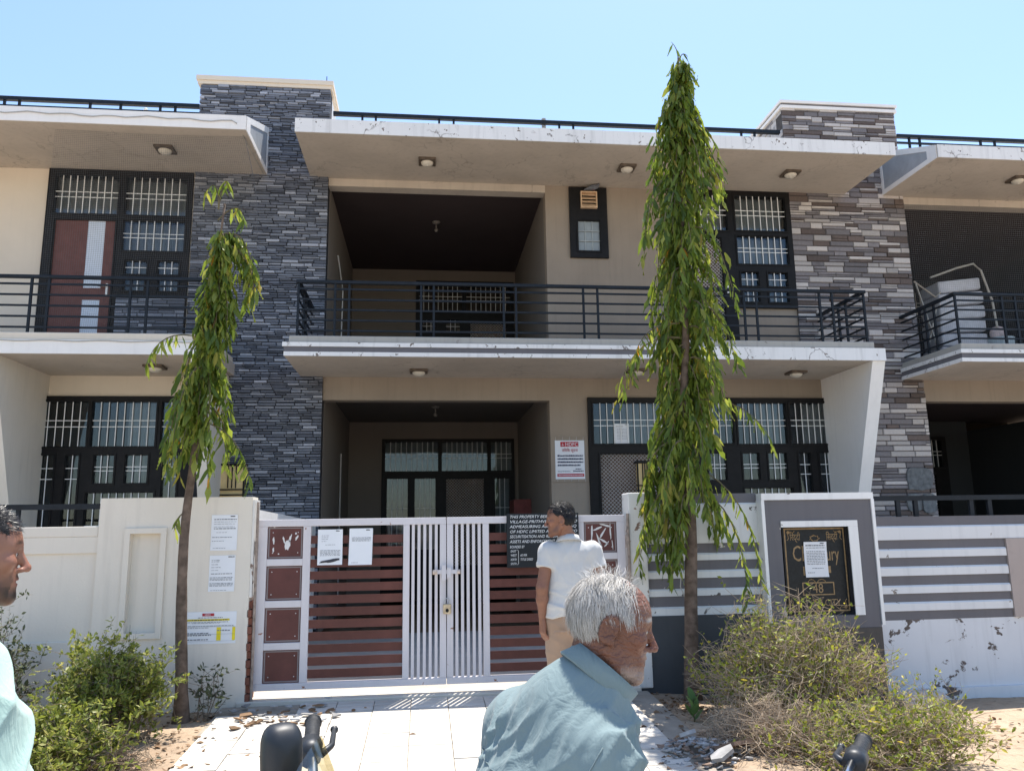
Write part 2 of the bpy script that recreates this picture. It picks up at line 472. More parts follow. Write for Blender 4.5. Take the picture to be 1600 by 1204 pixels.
BROWN_ST = stone_mats('split', [((0.45, 0.42, 0.40), 0.15), ((0.185, 0.172, 0.178), 0.28), ((0.125, 0.098, 0.088), 0.3)])
M_MORTAR = simple('dark_mortar', (0.035, 0.036, 0.042), 0.9, 0.3, 10)
M_MORTARB = simple('brown_mortar', (0.07, 0.062, 0.058), 0.9, 0.3, 10)

ROOF = [(9.6, 6.66), (11.3, 6.69), (11.3, 7.45), (11.0, 7.45), (9.6, 6.85)]

# ------------------------------------------------------------------ the ground
def gh(x, y):
    """ground height"""
    t = min(max((y-3.2)/3.2, 0), 1); t = t*t*(3-2*t)
    s = min(max((x-1.9)/2.4, 0), 1); s = s*s*(3-2*s)
    return t*(0.15*(1-s)+0.0*s)
def smooth_noise(x, y, s): return mnoise(Vector((x*s, y*s, 3.1)))
gb = MB()
gx = [-400, -150, -60, -30, -18, -12]+[(-8+0.16*i) for i in range(108)]+[12, 18, 30, 60, 150, 400]
gy = [-400, -150, -60, -30, -15, -8, -4, -2, 0, 1.5, 2.4, 3.0]+[3.4+0.12*i for i in range(31)]+[7.3, 8, 9, 12, 20, 40, 150, 400]
for y in gy:
    for x in gx:
        z = gh(x, y)
        if -8 < x < 10 and 3 < y < 7.2:
            z += 0.022*smooth_noise(x, y, 1.3)+0.012*smooth_noise(x, y, 5)
        if -1.56 < x < 1.86 and 3.45 < y < 7.3: z -= 0.09       # bed under the ramp
        if y >= 7.3: z = -0.02
        gb.v.append((x, y, z))
nx = len(gx)
for j in range(len(gy)-1):
    for i in range(nx-1):
        a = j*nx+i; gb.f.append((a, a+1, a+nx+1, a+nx))
t = NT('sandy_earth')
c = t.ramp(t.noise(0.9, 8, rough=0.65), [(0.3, (0.30, 0.215, 0.145)), (0.5, (0.40, 0.30, 0.21)), (0.72, (0.50, 0.40, 0.29))])
c = t.mix(t.ramp(t.noise(14, 6), [(0.55, 0.0), (0.72, 0.55)]), c, (0.16, 0.115, 0.08))
t.set(c, 0.95, 0.1); t.bump(t.noise(22, 8, rough=0.7), 0.7, 0.03)
tag(gb.build('ground', t.m, None, smooth=True), kind='structure')
t = NT('bounce_concrete')
c = t.ramp(t.noise(0.7, 8, rough=0.6), [(0.3, (0.39, 0.36, 0.315)), (0.7, (0.49, 0.455, 0.405))])
t.set(c, 0.9, 0.15); t.bump(t.noise(40, 6), 0.4, 0.01)
tag(MB().box(-60, 60, -6.0, 3.05, -0.2, 0.006).build('bounce_road', t.m), kind='structure')  # out-of-view slab, added to bounce neutral light onto the facades
tag(MB().box(-9, 12, 7.12, 10.98, -0.1, 0.22).build('yard_paving', M_YARD), kind='structure')

# ------------------------------------------------------------------ central house
H1 = thing('row_house', 'central two-storey house with beige walls, dark porch and balcony behind the closed gate', 'house', (2.2, 11, 0.22), 'row of houses')
LW = (2.34, 6.14, 0.25, 3.42); UW = (3.72, 5.74, 4.3, 6.69)
VWIN = (2.16, 2.74, 5.54, 6.66)
MB().wall(1.79, 6.2, 0.2, 3.705, 11.0, 11.2, [(LW[0], LW[1]-0.02, 0.15, LW[3])]).build('wall', M_BEIGE, H1)
MB().wall(1.80, 5.66, 3.9, 6.70, 11.0, 11.2, [(3.72, 4.70, 3.8, 6.69), (4.70, 5.62, 4.80, 6.69), VWIN]).build('wall', M_BEIGE, H1)
MB().box(-1.42, 1.79, 11.0, 11.2, 3.38, 3.705).build('beam', M_BEIGE, H1)
MB().box(-1.42, 1.80, 11.0, 11.2, 6.57, 6.70).build('beam', M_SOFFIT, H1)
for z0, z1, zc in ((0.2, 3.6, 3.6), (3.72, 6.65, 6.65)):
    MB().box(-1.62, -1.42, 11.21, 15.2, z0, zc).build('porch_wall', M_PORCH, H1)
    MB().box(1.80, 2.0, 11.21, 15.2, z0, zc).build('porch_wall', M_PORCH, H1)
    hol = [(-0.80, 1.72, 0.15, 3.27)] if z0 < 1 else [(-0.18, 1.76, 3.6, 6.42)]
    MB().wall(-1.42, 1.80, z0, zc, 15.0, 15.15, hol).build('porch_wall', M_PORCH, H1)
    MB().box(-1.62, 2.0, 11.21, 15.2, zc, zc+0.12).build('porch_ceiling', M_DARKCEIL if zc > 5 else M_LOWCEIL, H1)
MB().box(-1.62, 2.0, 11.21, 15.2, 3.75, 3.94).build('balcony_floor', M_YARD, H1)
# balcony slab with striped fascia
MB().box(-1.72, 6.02, 9.602, 11.0, 3.705, 3.868).build('balcony_slab', M_SOFFIT, H1)
MB().box(-1.72, 3.6, 9.585, 9.60, 3.70, 3.752).build('fascia_band', M_WHITE, H1)
MB().box(-1.72, 3.6, 9.592, 9.60, 3.753, 3.818).build('fascia_band', M_GREYP, H1)
MB().box(-1.74, 3.6, 9.58, 9.60, 3.819, 3.872).build('fascia_band', M_WHITE, H1)
MB().box(-1.67, 6.0, 9.62, 9.80, 3.8685, 3.965).build('balcony_ledge', M_CAPSTONE, H1, bevel=0.012)
MB().box(-1.67, 6.0, 9.80, 10.99, 3.8685, 3.93).build('balcony_floor', M_YARD, H1)
# white projecting portal: head + slanted fin
MB().box(3.6, 6.12, 9.575, 9.60, 3.70, 3.868).build('portal_head', M_WHITE, H1)
fin = MB()
def finpoly(x0, x1, m, name, root):
    pr = [(11.0, 0.5), (11.0, 3.868), (9.603, 3.868), (9.603, 3.70), (10.80, 0.5)]
    f_ = MB().prism_x(list(reversed(pr)), x0, x1)
    return f_.build(name, m, root)
finpoly(5.94, 6.12, M_WHITEC, 'portal_fin', H1)
# roof slab
MB().prism_x(ROOF, -1.68, 6.58).build('roof_slab', M_SOFFIT, H1)
MB().box(-1.685, 6.585, 9.585, 9.60, 6.66, 6.852).build('fascia', M_WHITE, H1)
MB().box(-1.41, 7.5, 11.3, 20, 6.72, 7.0).build('roof', M_YARD, H1)
MB().box(-1.62, 7.5, 19.8, 20, 0.0, 6.72).build('rear_wall', M_BEIGE, H1)
MB().box(6.3, 7.45, 11.25, 19.8, 0.0, 6.72).build('side_wall', M_BEIGE, H1)
# upper railing, parapet
railing(H1, -1.585, 5.955, 9.70, [-1.585, -1.13, -0.955, -0.05, 0.11, 1.01, 1.17, 2.06, 2.25, 3.2, 3.36, 4.25, 4.42, 5.32, 5.5, 5.955],
        side=[(-1.585, 9.72, 10.95), (5.955, 9.72, 10.95)])
MB().box(-1.40, 5.64, 10.98, 11.06, 7.44, 7.50).build('parapet', M_WHITEC, H1)
def roof_rail(root, x0, x1, posts, y=11.02):
    tp = MB().box(x0, x1, y-0.03, y+0.03, 7.70, 7.755).build('roof_railing', M_IRON, root)
    MB().box(x0, x1, y-0.015, y+0.015, 7.60, 7.63).build('rail', M_IRON, tp)
    pm = MB().box(-0.016, 0.016, -0.014, 0.014, 0, 0.21).mesh('post', M_IRON)
    for x in posts:
        o = addobj('post', pm, tp); o.location = Vector((x, y, 7.49))-org(root)
roof_rail(H1, -1.38, 5.62, [0.2, 0.42, -0.85+2.9, -0.85+3.12, 3.3+0.35, 3.3+0.57, 4.98, 5.2, -0.95, -0.75])
# windows of the central house
window(H1, LW[0], LW[1], 0.9, LW[3], [
    (2.42, 3.52, 2.75, 3.34, 'gh'), (3.62, 4.50, 2.75, 3.34, 'g'), (4.58, 5.32, 2.74, 3.34, 'gh'), (5.39, 6.04, 2.74, 3.34, 'gh'),
    (2.50, 3.42, 1.0, 2.60, 'm'), (3.66, 3.86, 1.4, 2.60, 'g'), (4.1, 4.36, 2.22, 2.60, 'g'),
    (4.62, 4.86, 2.22, 2.60, 'g'), (5.01, 5.28, 2.22, 2.60, 'g'), (5.48, 5.65, 1.2, 2.60, 'g'), (5.80, 5.98, 1.2, 2.60, 'g'), (4.62, 5.34, 1.2, 2.09, 'g')], seed=3)
room(H1, 2.05, 6.16, 0.2, 3.6, 11.21, 12.6)
window(H1, 3.72, 4.70, 4.0, 6.69, [(3.80, 4.62, 6.03, 6.60, 'gc'), (3.84, 4.50, 4.2, 5.9, 'm')], name='balcony_door', seed=4)
MB().box(4.545, 4.57, 10.93, 10.955, 5.02, 5.14).build('door_handle', M_GRILLE, H1)
window(H1, 4.701, 5.66, 4.80, 6.69, [(4.76, 5.57, 6.04, 6.60, 'gc'), (4.76, 5.57, 5.50, 5.94, 'gc'), (4.79, 5.06, 5.15, 5.36, 'gc'), (5.22, 5.52, 5.15, 5.36, 'gc'),
       (4.79, 5.06, 4.90, 5.07, 'gc'), (5.22, 5.52, 4.90, 5.07, 'gc')], seed=5)
room(H1, 3.6, 5.7, 3.95, 6.68, 11.21, 12.4)
vw = window(H1, VWIN[0], VWIN[1], VWIN[2], VWIN[3], [(2.285, 2.615, 5.65, 6.12, 'f')], name='window', seed=6)
room(H1, 2.1, 2.8, 5.4, 6.68, 11.21, 11.7)
ve = MB().wall(2.33, 2.58, 6.31, 6.57, 10.90, 10.955, [(2.345, 2.565, 6.325, 6.555)]).build('vent_cover', simple('vent_tan', (0.66, 0.47, 0.30), 0.5, 0.15, 12), vw)
for i in range(4):
    z = 6.335+i*0.056
    MB().add([(2.345,10.895,z),(2.565,10.895,z),(2.565,10.945,z+0.05),(2.345,10.945,z+0.05),(2.345,10.90,z-0.005),(2.565,10.90,z-0.005),(2.565,10.95,z+0.045),(2.345,10.95,z+0.045)],
             [(0,1,2,3),(4,7,6,5),(0,4,5,1),(1,5,6,2),(2,6,7,3),(3,7,4,0)]).build('louvre', MAT['vent_tan'], vw)
window(H1, -0.80, 1.72, 0.3, 3.27, [(-0.74, 0.26, 2.66, 3.21, 'gc'), (0.33, 1.20, 2.66, 3.21, 'gc'), (1.27, 1.67, 2.66, 3.21, 'gc'), (-0.70, -0.31, 1.2, 2.52, 'gc'), (-0.18, 0.21, 1.2, 2.52, 'gc'),
       (0.41, 1.13, 0.9, 2.51, 'm'), (1.34, 1.62, 1.2, 2.51, 'gc')], y=15.0, seed=8)
room(H1, -0.9, 1.75, 0.2, 3.5, 15.16, 16.2)
window(H1, -0.18, 1.76, 3.95, 6.42, [(-0.12, 0.73, 5.79, 6.33, 'gb'), (0.81, 1.69, 5.79, 6.33, 'gb'), (-0.05, 0.20, 5.37, 5.62, 'g'), (0.41, 0.68, 5.37, 5.62, 'g'), (0.89, 1.60, 4.3, 5.57, 'm')], y=15.0, seed=9)
room(H1, -0.3, 1.79, 3.95, 6.6, 15.16, 16.2)
# red meter cupboard in the porch
cb = MB().box(1.50, 1.795, 13.2, 13.9, 1.2, 2.05).build('cupboard', simple('red_cupboard', (0.16, 0.035, 0.03), 0.5, 0.25, 12), H1)
MB().tube([(-1.40, 13.0, 4.75), (-1.40, 13.1, 5.6), (-1.405, 12.3, 5.95)], 0.012, 6).build('pipe', M_GRILLE, H1)
MB().tube([(-1.40, 13.4, 0.4), (-1.40, 13.4, 2.85)], 0.014, 6).build('pipe', M_CURTAIN, H1)
# stone cladding left of the porch
def sk1(x, z): return False
core = MB().box(-3.28, -1.425, 10.97, 11.2, 0.2, 8.08).build('stone_wall', M_MORTAR, H1)
def vis1(x, z): return (-2.9 < x and 1.7 < z < 8.05)
n1 = cladding(H1, core, -3.30, -1.415, 0.3, 8.09, 10.969, (0.036, 0.044, 0.05, 0.03), (0.10, 0.27), BLUE_ST, (4, 5, 1.6), 0.007, (0.008, 0.040),
              lambda x, z: z < 3.7 and x < -2.92, vis1, seed=11)
MB().box(-3.34, -1.40, 10.95, 11.75, 8.085, 8.14).build('coping', M_CREAM, H1)
MB().box(-3.36, -1.38, 10.93, 11.77, 8.14, 8.21).build('coping', M_CREAM, H1)
MB().box(-3.28, -1.43, 11.2, 11.7, 6.7, 8.08).build('chimney_block', M_WHITEC, H1)
# stone cladding right
coreR = MB().box(5.665, 7.56, 10.97, 11.2, 3.72, 8.1).box(6.145, 7.56, 10.97, 11.2, 0.2, 3.719).build('stone_wall', M_MORTARB, H1)
def skR(x, z): return (z < 3.72 and x < 6.12)
def visR(x, z): return (z > 1.6 and z < 8.1)
n2 = cladding(H1, coreR, 5.65, 7.575, 0.3, 8.12, 10.969, (0.07, 0.085, 0.10, 0.06), (0.18, 0.44), BROWN_ST, (4, 4.5, 2), 0.007, (0.008, 0.022), skR, visR, seed=21)
blk = MB().box(5.68, 7.55, 11.2, 12.4, 6.7, 8.1).build('chimney_block', M_MORTARB, H1)
bs = MB(); rnd = random.Random(5)
z = 7.3
units = [MB() for _ in range(3)]
while z < 8.08:
    y = 11.0; h = rnd.choice((0.08, 0.1, 0.11))
    while y < 12.38:
        L = rnd.uniform(0.2, 0.45); k = rnd.choices(range(3), (4, 4.5, 2))[0]
        units[k].box(5.679-rnd.uniform(0.008, 0.02), 5.682, y+0.003, min(y+L, 12.39)-0.003, z+0.003, min(z+h, 8.1)-0.003); y += L
    z += h
for k in range(3): tag(units[k].build('small_stones', BROWN_ST[k], blk), kind='stuff')
MB().box(5.63, 7.60, 10.93, 12.45, 8.115, 8.165).build('coping', M_WHITEC, H1)
MB().box(5.645, 7.585, 10.945, 12.43, 8.1655, 8.20).build('coping', M_GREYP, H1)
MB().box(5.62, 7.61, 10.92, 12.46, 8.2005, 8.245).build('coping', M_WHITEC, H1)

# ------------------------------------------------------------------ left house
H0 = thing('row_house', 'cream left house with brown door and black window frames beside the slate pillar', 'house', (-5.5, 11, 0.22), 'row of houses')
LW0 = (-5.2, -3.1, 0.9, 3.42)
MB().wall(-8.5, -2.93, 0.2, 3.705, 11.0, 11.2, [LW0]).build('wall', M_CREAM, H0)
MB().wall(-8.5, -3.31, 3.9, 6.70, 11.0, 11.2, [(-5.28, -3.32, 3.8, 6.68)]).build('wall', M_CREAM, H0)
window(H0, -5.2, -3.1, 0.9, 3.42, [(-5.10, -4.50, 2.74, 3.34, 'g'), (-4.44, -3.62, 2.74, 3.34, 'gh'), (-3.54, -3.2, 2.74, 3.34, 'gc'), (-5.05, -4.88, 1.2, 2.62, 'g'), (-4.73, -4.57, 1.2, 2.62, 'g'),
       (-4.37, -4.12, 2.25, 2.62, 'g'), (-3.97, -3.69, 2.25, 2.62, 'gc'), (-3.49, -3.31, 1.3, 2.62, 'gc'), (-4.44, -3.59, 1.1, 2.12, 'gh')], seed=12)
room(H0, -5.3, -3.0, 0.2, 3.6, 11.21, 12.6)
ww = window(H0, -5.28, -3.32, 3.95, 6.68, [(-5.18, -4.33, 6.02, 6.58, 'gc'), (-4.23, -3.40, 6.02, 6.58, 'gc'), (-5.14, -4.34, 4.0, 5.92, 'x'), (-4.23, -3.40, 5.49, 5.93, 'gc'),
       (-4.17, -3.88, 5.15, 5.34, 'gc'), (-3.73, -3.45, 5.15, 5.34, 'gc'), (-4.17, -3.90, 4.91, 5.08, 'gc'), (-3.71, -3.45, 4.91, 5.08, 'gc')], seed=13)
room(H0, -5.4, -3.3, 3.95, 6.68, 11.21, 12.4)
dr = MB().wall(-5.14, -4.34, 3.95, 5.92, 10.985, 11.02, [(-4.71, -4.48, 4.94, 5.93), (-4.71, -4.48, 4.0, 4.77)]).build('balcony_door', M_WOOD, H0)
MB().box(-4.712, -4.478, 10.99, 11.0, 4.94, 5.92).build('pane', M_FROST, dr)
MB().box(-4.712, -4.478, 10.99, 11.0, 4.0, 4.77).build('pane', M_FROST, dr)
MB().box(-4.40, -4.375, 10.955, 10.984, 4.83, 5.0).box(-4.50, -4.376, 10.93, 10.953, 4.955, 4.975).build('handle', M_GRILLE, dr)
# stone panel under the small panes
cl = MB().box(-4.25, -3.33, 10.94, 10.954, 3.96, 4.79).build('stone_panel', M_MORTAR, H0)
cladding(H0, cl, -4.25, -3.33, 3.96, 4.79, 10.939, (0.042, 0.05, 0.058), (0.13, 0.36), BLUE_ST, (5, 5, 1.2), 0.006, (0.006, 0.02), sk1, lambda x, z: True, limit=110, seed=31)
MB().prism_x(ROOF, -8.5, -2.305).build('roof_slab', M_SOFFIT, H0)
MB().box(-8.5, -2.30, 9.585, 9.60, 6.66, 6.852).build('fascia', M_WHITEC, H0)
def side_panel(root, x, sgn):
    # white border and grey recessed field on the end of the wedge slab
    outer = [(9.62, 6.665), (10.99, 6.69), (10.99, 7.44), (9.62, 6.86)]
    inner = [(9.82, 6.74), (10.90, 6.76), (10.90, 7.30), (9.82, 6.86)]
    xs = (x, x+sgn*0.012) if sgn > 0 else (x+sgn*0.012, x)
    b = MB()
    for i in range(4):
        q = [outer[i], outer[(i+1) % 4], inner[(i+1) % 4], inner[i]]
        b.prism_x(q, *xs)
    b.build('slab_end_border', M_WHITEC, root)
    xs2 = (x, x+sgn*0.004) if sgn > 0 else (x+sgn*0.004, x)
    MB().prism_x(inner, *xs2).build('slab_end_panel', simple('grey_blue_panel', (0.36, 0.38, 0.40), 0.7, 0.1), root)
side_panel(H0, -2.304, 1)
MB().box(-8.5, -2.62, 9.602, 11.0, 3.705, 3.87).build('balcony_slab', M_SOFFIT, H0)
MB().box(-8.5, -2.60, 9.58, 9.60, 3.70, 3.872).build('fascia', M_WHITEC, H0)
MB().box(-8.5, -2.65, 9.62, 10.99, 3.871, 3.97).build('balcony_ledge', M_CREAM, H0, bevel=0.015)
finpoly(-5.22, -5.04, M_CREAMW, 'portal_fin', H0); finpoly(-2.82, -2.69, M_CREAMW, 'portal_fin', H0)
railing(H0, -8.4, -2.75, 9.70, [-8.0, -6.9, -6.7, -5.9, -5.7, -4.75, -4.55, -3.6, -3.4, -2.75])
MB().box(-8.5, -3.36, 11.06, 11.2, 6.70, 7.50).build('parapet', M_CREAM, H0)
roof_rail(H0, -8.4, -3.3, [-5.98, -5.78, -4.82, -4.4, -3.85, -3.64, -7, -7.2], y=10.98)
MB().box(-8.5, -1.63, 11.3, 20, 6.72, 7.0).build('roof', M_YARD, H0)
MB().box(-8.5, -1.63, 19.8, 20, 0.0, 6.72).build('rear_wall', M_CREAM, H0)
MB().box(-8.5, -8.3, 11.2, 19.8, 0.0, 6.72).build('side_wall', M_CREAM, H0)

# ------------------------------------------------------------------ right house
H2 = thing('row_house', 'right neighbouring house with open dark porches and angled balcony behind the striped wall', 'house', (9.5, 11, 0.22), 'row of houses')
MB().box(7.58, 12.5, 11.0, 11.2, 3.38, 3.705).build('beam', M_BEIGE, H2)
MB().box(7.58, 12.5, 11.0, 11.2, 6.57, 6.70).build('beam', M_SOFFIT, H2)
for z0, zc in ((0.2, 3.6), (3.72, 6.65)):
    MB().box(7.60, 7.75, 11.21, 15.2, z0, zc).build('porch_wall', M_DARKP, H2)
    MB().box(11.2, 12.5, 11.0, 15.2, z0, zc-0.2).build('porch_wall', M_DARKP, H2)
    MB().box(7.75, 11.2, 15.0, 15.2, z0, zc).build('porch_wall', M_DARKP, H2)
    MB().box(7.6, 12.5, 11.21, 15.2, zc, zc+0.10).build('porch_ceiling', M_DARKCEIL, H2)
window(H2, 8.2, 10.6, 0.3, 3.27, [(8.3, 9.3, 2.66, 3.2, 'gc'), (9.4, 10.5, 2.66, 3.2, 'gc'), (8.35, 8.8, 1.2, 2.5, 'gc'), (9.5, 10.3, 0.9, 2.5, 'm')], y=14.9, seed=15)
window(H2, 8.4, 10.6, 3.95, 6.42, [(8.5, 9.4, 5.79, 6.33, 'gb'), (9.5, 10.5, 5.79, 6.33, 'gb'), (9.6, 10.3, 4.3, 5.57, 'm')], y=14.9, seed=16)
MB().prism_x(ROOF, 7.235, 12.5).build('roof_slab', M_SOFFIT, H2)
MB().box(7.23, 12.5, 9.585, 9.60, 6.66, 6.852).build('fascia', M_WHITE, H2)
side_panel(H2, 7.234, -1)
MB().box(7.235, 12.5, 9.602, 11.0, 3.705, 3.868).build('balcony_slab', M_SOFFIT, H2)
for z0, z1, m, p in ((3.70, 3.752, M_WHITE, 0.015), (3.753, 3.818, M_GREYP, 0.008), (3.819, 3.872, M_WHITE, 0.02)):
    MB().box(7.233-p, 12.5, 9.60-p, 9.60, z0, z1).build('fascia_band', m, H2)
    MB().box(7.233-p, 7.233, 9.601, 10.96, z0, z1).build('fascia_band', m, H2)
MB().box(7.25, 12.5, 9.62, 10.99, 3.8725, 3.965).build('balcony_ledge', M_CAPSTONE, H2, bevel=0.012)
railing(H2, 7.30, 12.4, 9.70, [7.30, 8.0, 8.2, 9.1, 9.3, 10.2, 10.4], side=[(7.30, 9.72, 10.95)])
MB().box(7.6, 12.5, 11.06, 11.2, 6.70, 7.50).build('parapet', M_WHITEC, H2)
roof_rail(H2, 7.58, 12.4, [7.8, 7.98, 9.05, 9.3, 10.4, 10.6], y=10.98)
MB().box(7.58, 12.5, 11.3, 20, 6.76, 7.0).build('roof', M_YARD, H2)
MB().box(7.58, 12.5, 19.8, 20, 0.0, 6.76).build('rear_wall', M_BEIGE, H2)
MB().box(12.3, 12.5, 15.2, 19.8, 0.0, 6.76).build('side_wall', M_BEIGE, H2)
# irregular rocks at the foot of the right stone wall
rk = simple('grey_rock', (0.14, 0.15, 0.155), 0.8, 0.35, 14, bump=0.4, bscale=30)
rr2 = random.Random(3)
for (cx, cz, rx, rz_, sd) in ((7.33, 2.20, 0.21, 0.17, 1), (7.20, 1.86, 0.12, 0.13, 2), (7.44, 1.84, 0.11, 0.14, 3)):
    pl_ = []
    for k in range(16):
        a = 2*math.pi*k/16; q = 1+0.22*mnoise(Vector((math.cos(a)*2, math.sin(a)*2, sd*5.0)))
        c_, s_ = math.cos(a), math.sin(a)
        pl_.append((cx+math.copysign(abs(c_)**0.55, c_)*rx*q, cz+math.copysign(abs(s_)**0.55, s_)*rz_*q))
    MB().prism_y(pl_, 10.925, 10.966).build('rock', rk, coreR, bevel=0.012)

# lights under the slabs
for x, y, z, l in ((0.02, 10.29, 6.66+0.012, 'square ceiling light under the top slab above the dark upper porch'), (2.88, 10.27, 6.672, 'square ceiling light under the top slab near the vent window'),
                   (5.35, 10.26, 6.672, 'square ceiling light under the top slab right of the tall tree'), (-3.48, 10.21, 6.67, 'square ceiling light under the roof slab of the cream left house'),
                   (8.92, 10.18, 6.67, 'square ceiling light under the roof slab at the far right edge'),
                   (-0.08, 10.45, 3.705, 'square ceiling light under the balcony above the lower porch'), (2.91, 10.33, 3.705, 'square ceiling light under the balcony partly hidden left of the tall tree'),
                   (5.25, 10.39, 3.705, 'square ceiling light under the balcony beside the white slanted fin'), (-3.45, 10.29, 3.705, 'square ceiling light under the left balcony half hidden by the slim tree')):
    ceiling_light(x, y, z, l)
for z, y, l in ((3.6, 12.96, 'small lamp on the ceiling of the lower porch'), (6.65, 12.47, 'small lamp on the dark ceiling of the upper porch')):
    tlamp = thing('porch_lamp', l, 'light', (0.18, y, z))
    MB().ball((0.18, y, z-0.005), (0.07, 0.07, 0.04), 12, 5, -1, 0).build('rose', M_DARKGLOBE, tlamp, smooth=True)
    MB().tube([(0.18, y, z-0.04), (0.18, y, z-0.12)], 0.012, 6).ball((0.18, y, z-0.15), 0.035, 10, 6).build('bulb', M_DARKGLOBE, tlamp, smooth=True)
# lanterns
M_AMBER = simple('amber_glass', (0.72, 0.53, 0.25), 0.4, 0.08)
for x0, x1, l in ((-2.72, -2.38, 'black caged wall lantern with amber glass by the slate pillar'), (2.98, 3.2, 'black caged wall lantern with amber glass left of the tall tree')):
    t_ = thing('wall_lantern', l, 'lantern', ((x0+x1)/2, 10.95, 1.95))
    MB().box(x0+0.02, x1-0.02, 10.80, 10.90, 2.0, 2.45).build('shade', M_AMBER, t_)
    b = MB()
    for x in (x0, x1-0.02): b.box(x, x+0.02, 10.78, 10.799, 1.95, 2.5)
    for z in (1.97, 2.06, 2.13, 2.46): b.box(x0-0.02, x1+0.02, 10.765, 10.779, z, z+0.018)
    for i in range(3):
        x = x0+(x1-x0)*(0.35+0.15*i); b.box(x, x+0.012, 10.782, 10.797, 2.16, 2.45)
    b.box(x0, x1, 10.80, 10.955, 1.955, 1.985); b.box(x0, x1, 10.80, 10.955, 2.46, 2.49)
    b.build('cage', M_FRAME, t_)
# ------------------------------------------------------------------ boundary walls
WL = thing('boundary_wall', 'cream painted boundary wall with moulded recess panel left of the gate', 'wall', (-2.5, 7.05, 0), 'front boundary walls')
MB().wall(-2.69, -1.455, -0.1, 1.885, 6.94, 7.16, [(-2.43, -2.185, 0.79, 1.59)]).build('pier', M_CREAMW, WL, bevel=0.006)
MB().box(-2.44, -2.17, 6.985, 7.0, 0.78, 1.60).build('recess', M_CREAMW, WL)
MB().wall(-2.475, -2.14, 0.745, 1.635, 6.918, 6.939, [(-2.43, -2.185, 0.79, 1.59)]).build('moulding', M_CREAMW, WL, bevel=0.008)
MB().box(-7.5, -2.69, 6.985, 7.13, -0.1, 1.57).build('panel', M_CREAMW, WL)
MB().box(-7.5, -2.70, 6.965, 7.15, 1.571, 1.655).build('coping', M_CREAMW, WL, bevel=0.006)
MB().box(-7.5, -2.695, 6.968, 6.984, 1.435, 1.5705).build('band', M_CREAMW, WL, bevel=0.004)
MB().box(-7.5, -2.695, 6.968, 6.984, -0.1, 0.735).build('plinth', M_CREAMW, WL, bevel=0.004)
MB().box(-7.5, -2.70, 7.03, 7.08, 1.80, 1.845).build('top_rail', M_IRON, WL)
for x in (-3.4, -4.4, -5.4): MB().box(x, x+0.03, 7.04, 7.07, 1.65, 1.80).build('post', M_IRON, WL)
# ragged jamb beside the gate: peeling plaster, bare brick below
M_JAMB = plaster('jamb_plaster', (0.72, 0.70, 0.66), streak=0.3, peel=0.13, pscale=7.0, peelcol=(0.25, 0.17, 0.13))
M_BRICK = simple('old_brick', (0.23, 0.095, 0.065), 0.9, 0.35, 12, bump=0.5, bscale=40, objrand=0.25)
MB().box(-1.4545, -1.435, 6.95, 7.15, 1.05, 1.86).build('jamb', M_JAMB, WL)
bm_ = MB().box(-0.5, 0.5, -0.5, 0.5, -0.5, 0.5).mesh('brick', M_BRICK)
rnd = random.Random(2)
for i in range(12):
    for k in range(2):
        o = addobj('brick', bm_, WL)
        o.scale = (0.035, 0.09, 0.058); o.location = Vector((-1.442+rnd.uniform(-0.004, 0.004), 6.985+k*0.1+(0.05 if i % 2 else 0)*0.6, 0.25+i*0.067))-org(WL)
MB().tube([(-1.405, 6.955, 0.2), (-1.408, 6.955, 1.2), (-1.412, 6.955, 1.84)], 0.012, 8).build('pipe', simple('rusty_pipe', (0.30, 0.24, 0.20), 0.7, 0.4, 20), WL)
WD = MB().prism_x([(7.161, 0.0), (10.9, 0.0), (10.9, 1.71), (7.161, 1.78)], -1.60, -1.45).build('dividing_wall', M_WHITEC)
tag(WD, 'low white dividing wall running back from the gate to the slate pillar', 'wall')

def striped(root, x0, x1, y, bands, whites=None, mgrey=M_GREYP, mwhite=M_WHITEP):
    for (z0, z1, k) in bands:
        if k == 'g':
            MB().box(x0, x1, y+0.004, y+0.19, z0, z1).build('grey_band', mgrey, root)
        else:
            pr = [(y+0.17, z0), (y+0.17, z1), (y+0.005, z1), (y-0.008, z1-0.014), (y-0.008, z0)]
            MB().prism_x(list(reversed(pr)), x0, x1).build('white_band', mwhite, root)
WS = thing('boundary_wall', 'grey and white striped boundary wall with peeling paint behind the tall tree trunk', 'wall', (2.45, 7.1, 0), 'front boundary walls')
M_WHITESTR = plaster('white_stripe_paint', (0.66, 0.67, 0.66), streak=0.2, peel=0.075, pscale=6.0, peelcol=(0.13, 0.12, 0.11))
striped(WS, 1.86, 3.05, 7.0, [(1.785, 1.87, 'g'), (1.425, 1.784, 'w'), (1.34, 1.424, 'g'), (1.275, 1.339, 'w'), (1.19, 1.274, 'g'), (1.12, 1.189, 'w'), (1.03, 1.119, 'g'), (0.965, 1.029, 'w'), (0.875, 0.964, 'g'), (0.80, 0.874, 'w')], mwhite=M_WHITESTR, mgrey=M_GREYPEEL)
MB().box(1.87, 3.05, 6.985, 7.15, -0.15, 0.799).build('dado', M_DADO, WS)
MB().box(1.83, 1.99, 6.97, 7.2, 0.2, 1.885).build('jamb', M_JAMB, WS, bevel=0.01)
MB().tube([(1.815, 6.96, 0.25), (1.815, 6.955, 1.7)], 0.014, 8).build('pipe', MAT['rusty_pipe'], WS)
sw = MB().box(2.115, 2.215, 6.968, 6.987, 1.52, 1.64).build('switch_plate', M_CREAM, WS)
MB().box(2.14, 2.19, 6.958, 6.967, 1.55, 1.61).build('socket', simple('socket_brown', (0.3, 0.2, 0.12), 0.5), WS)

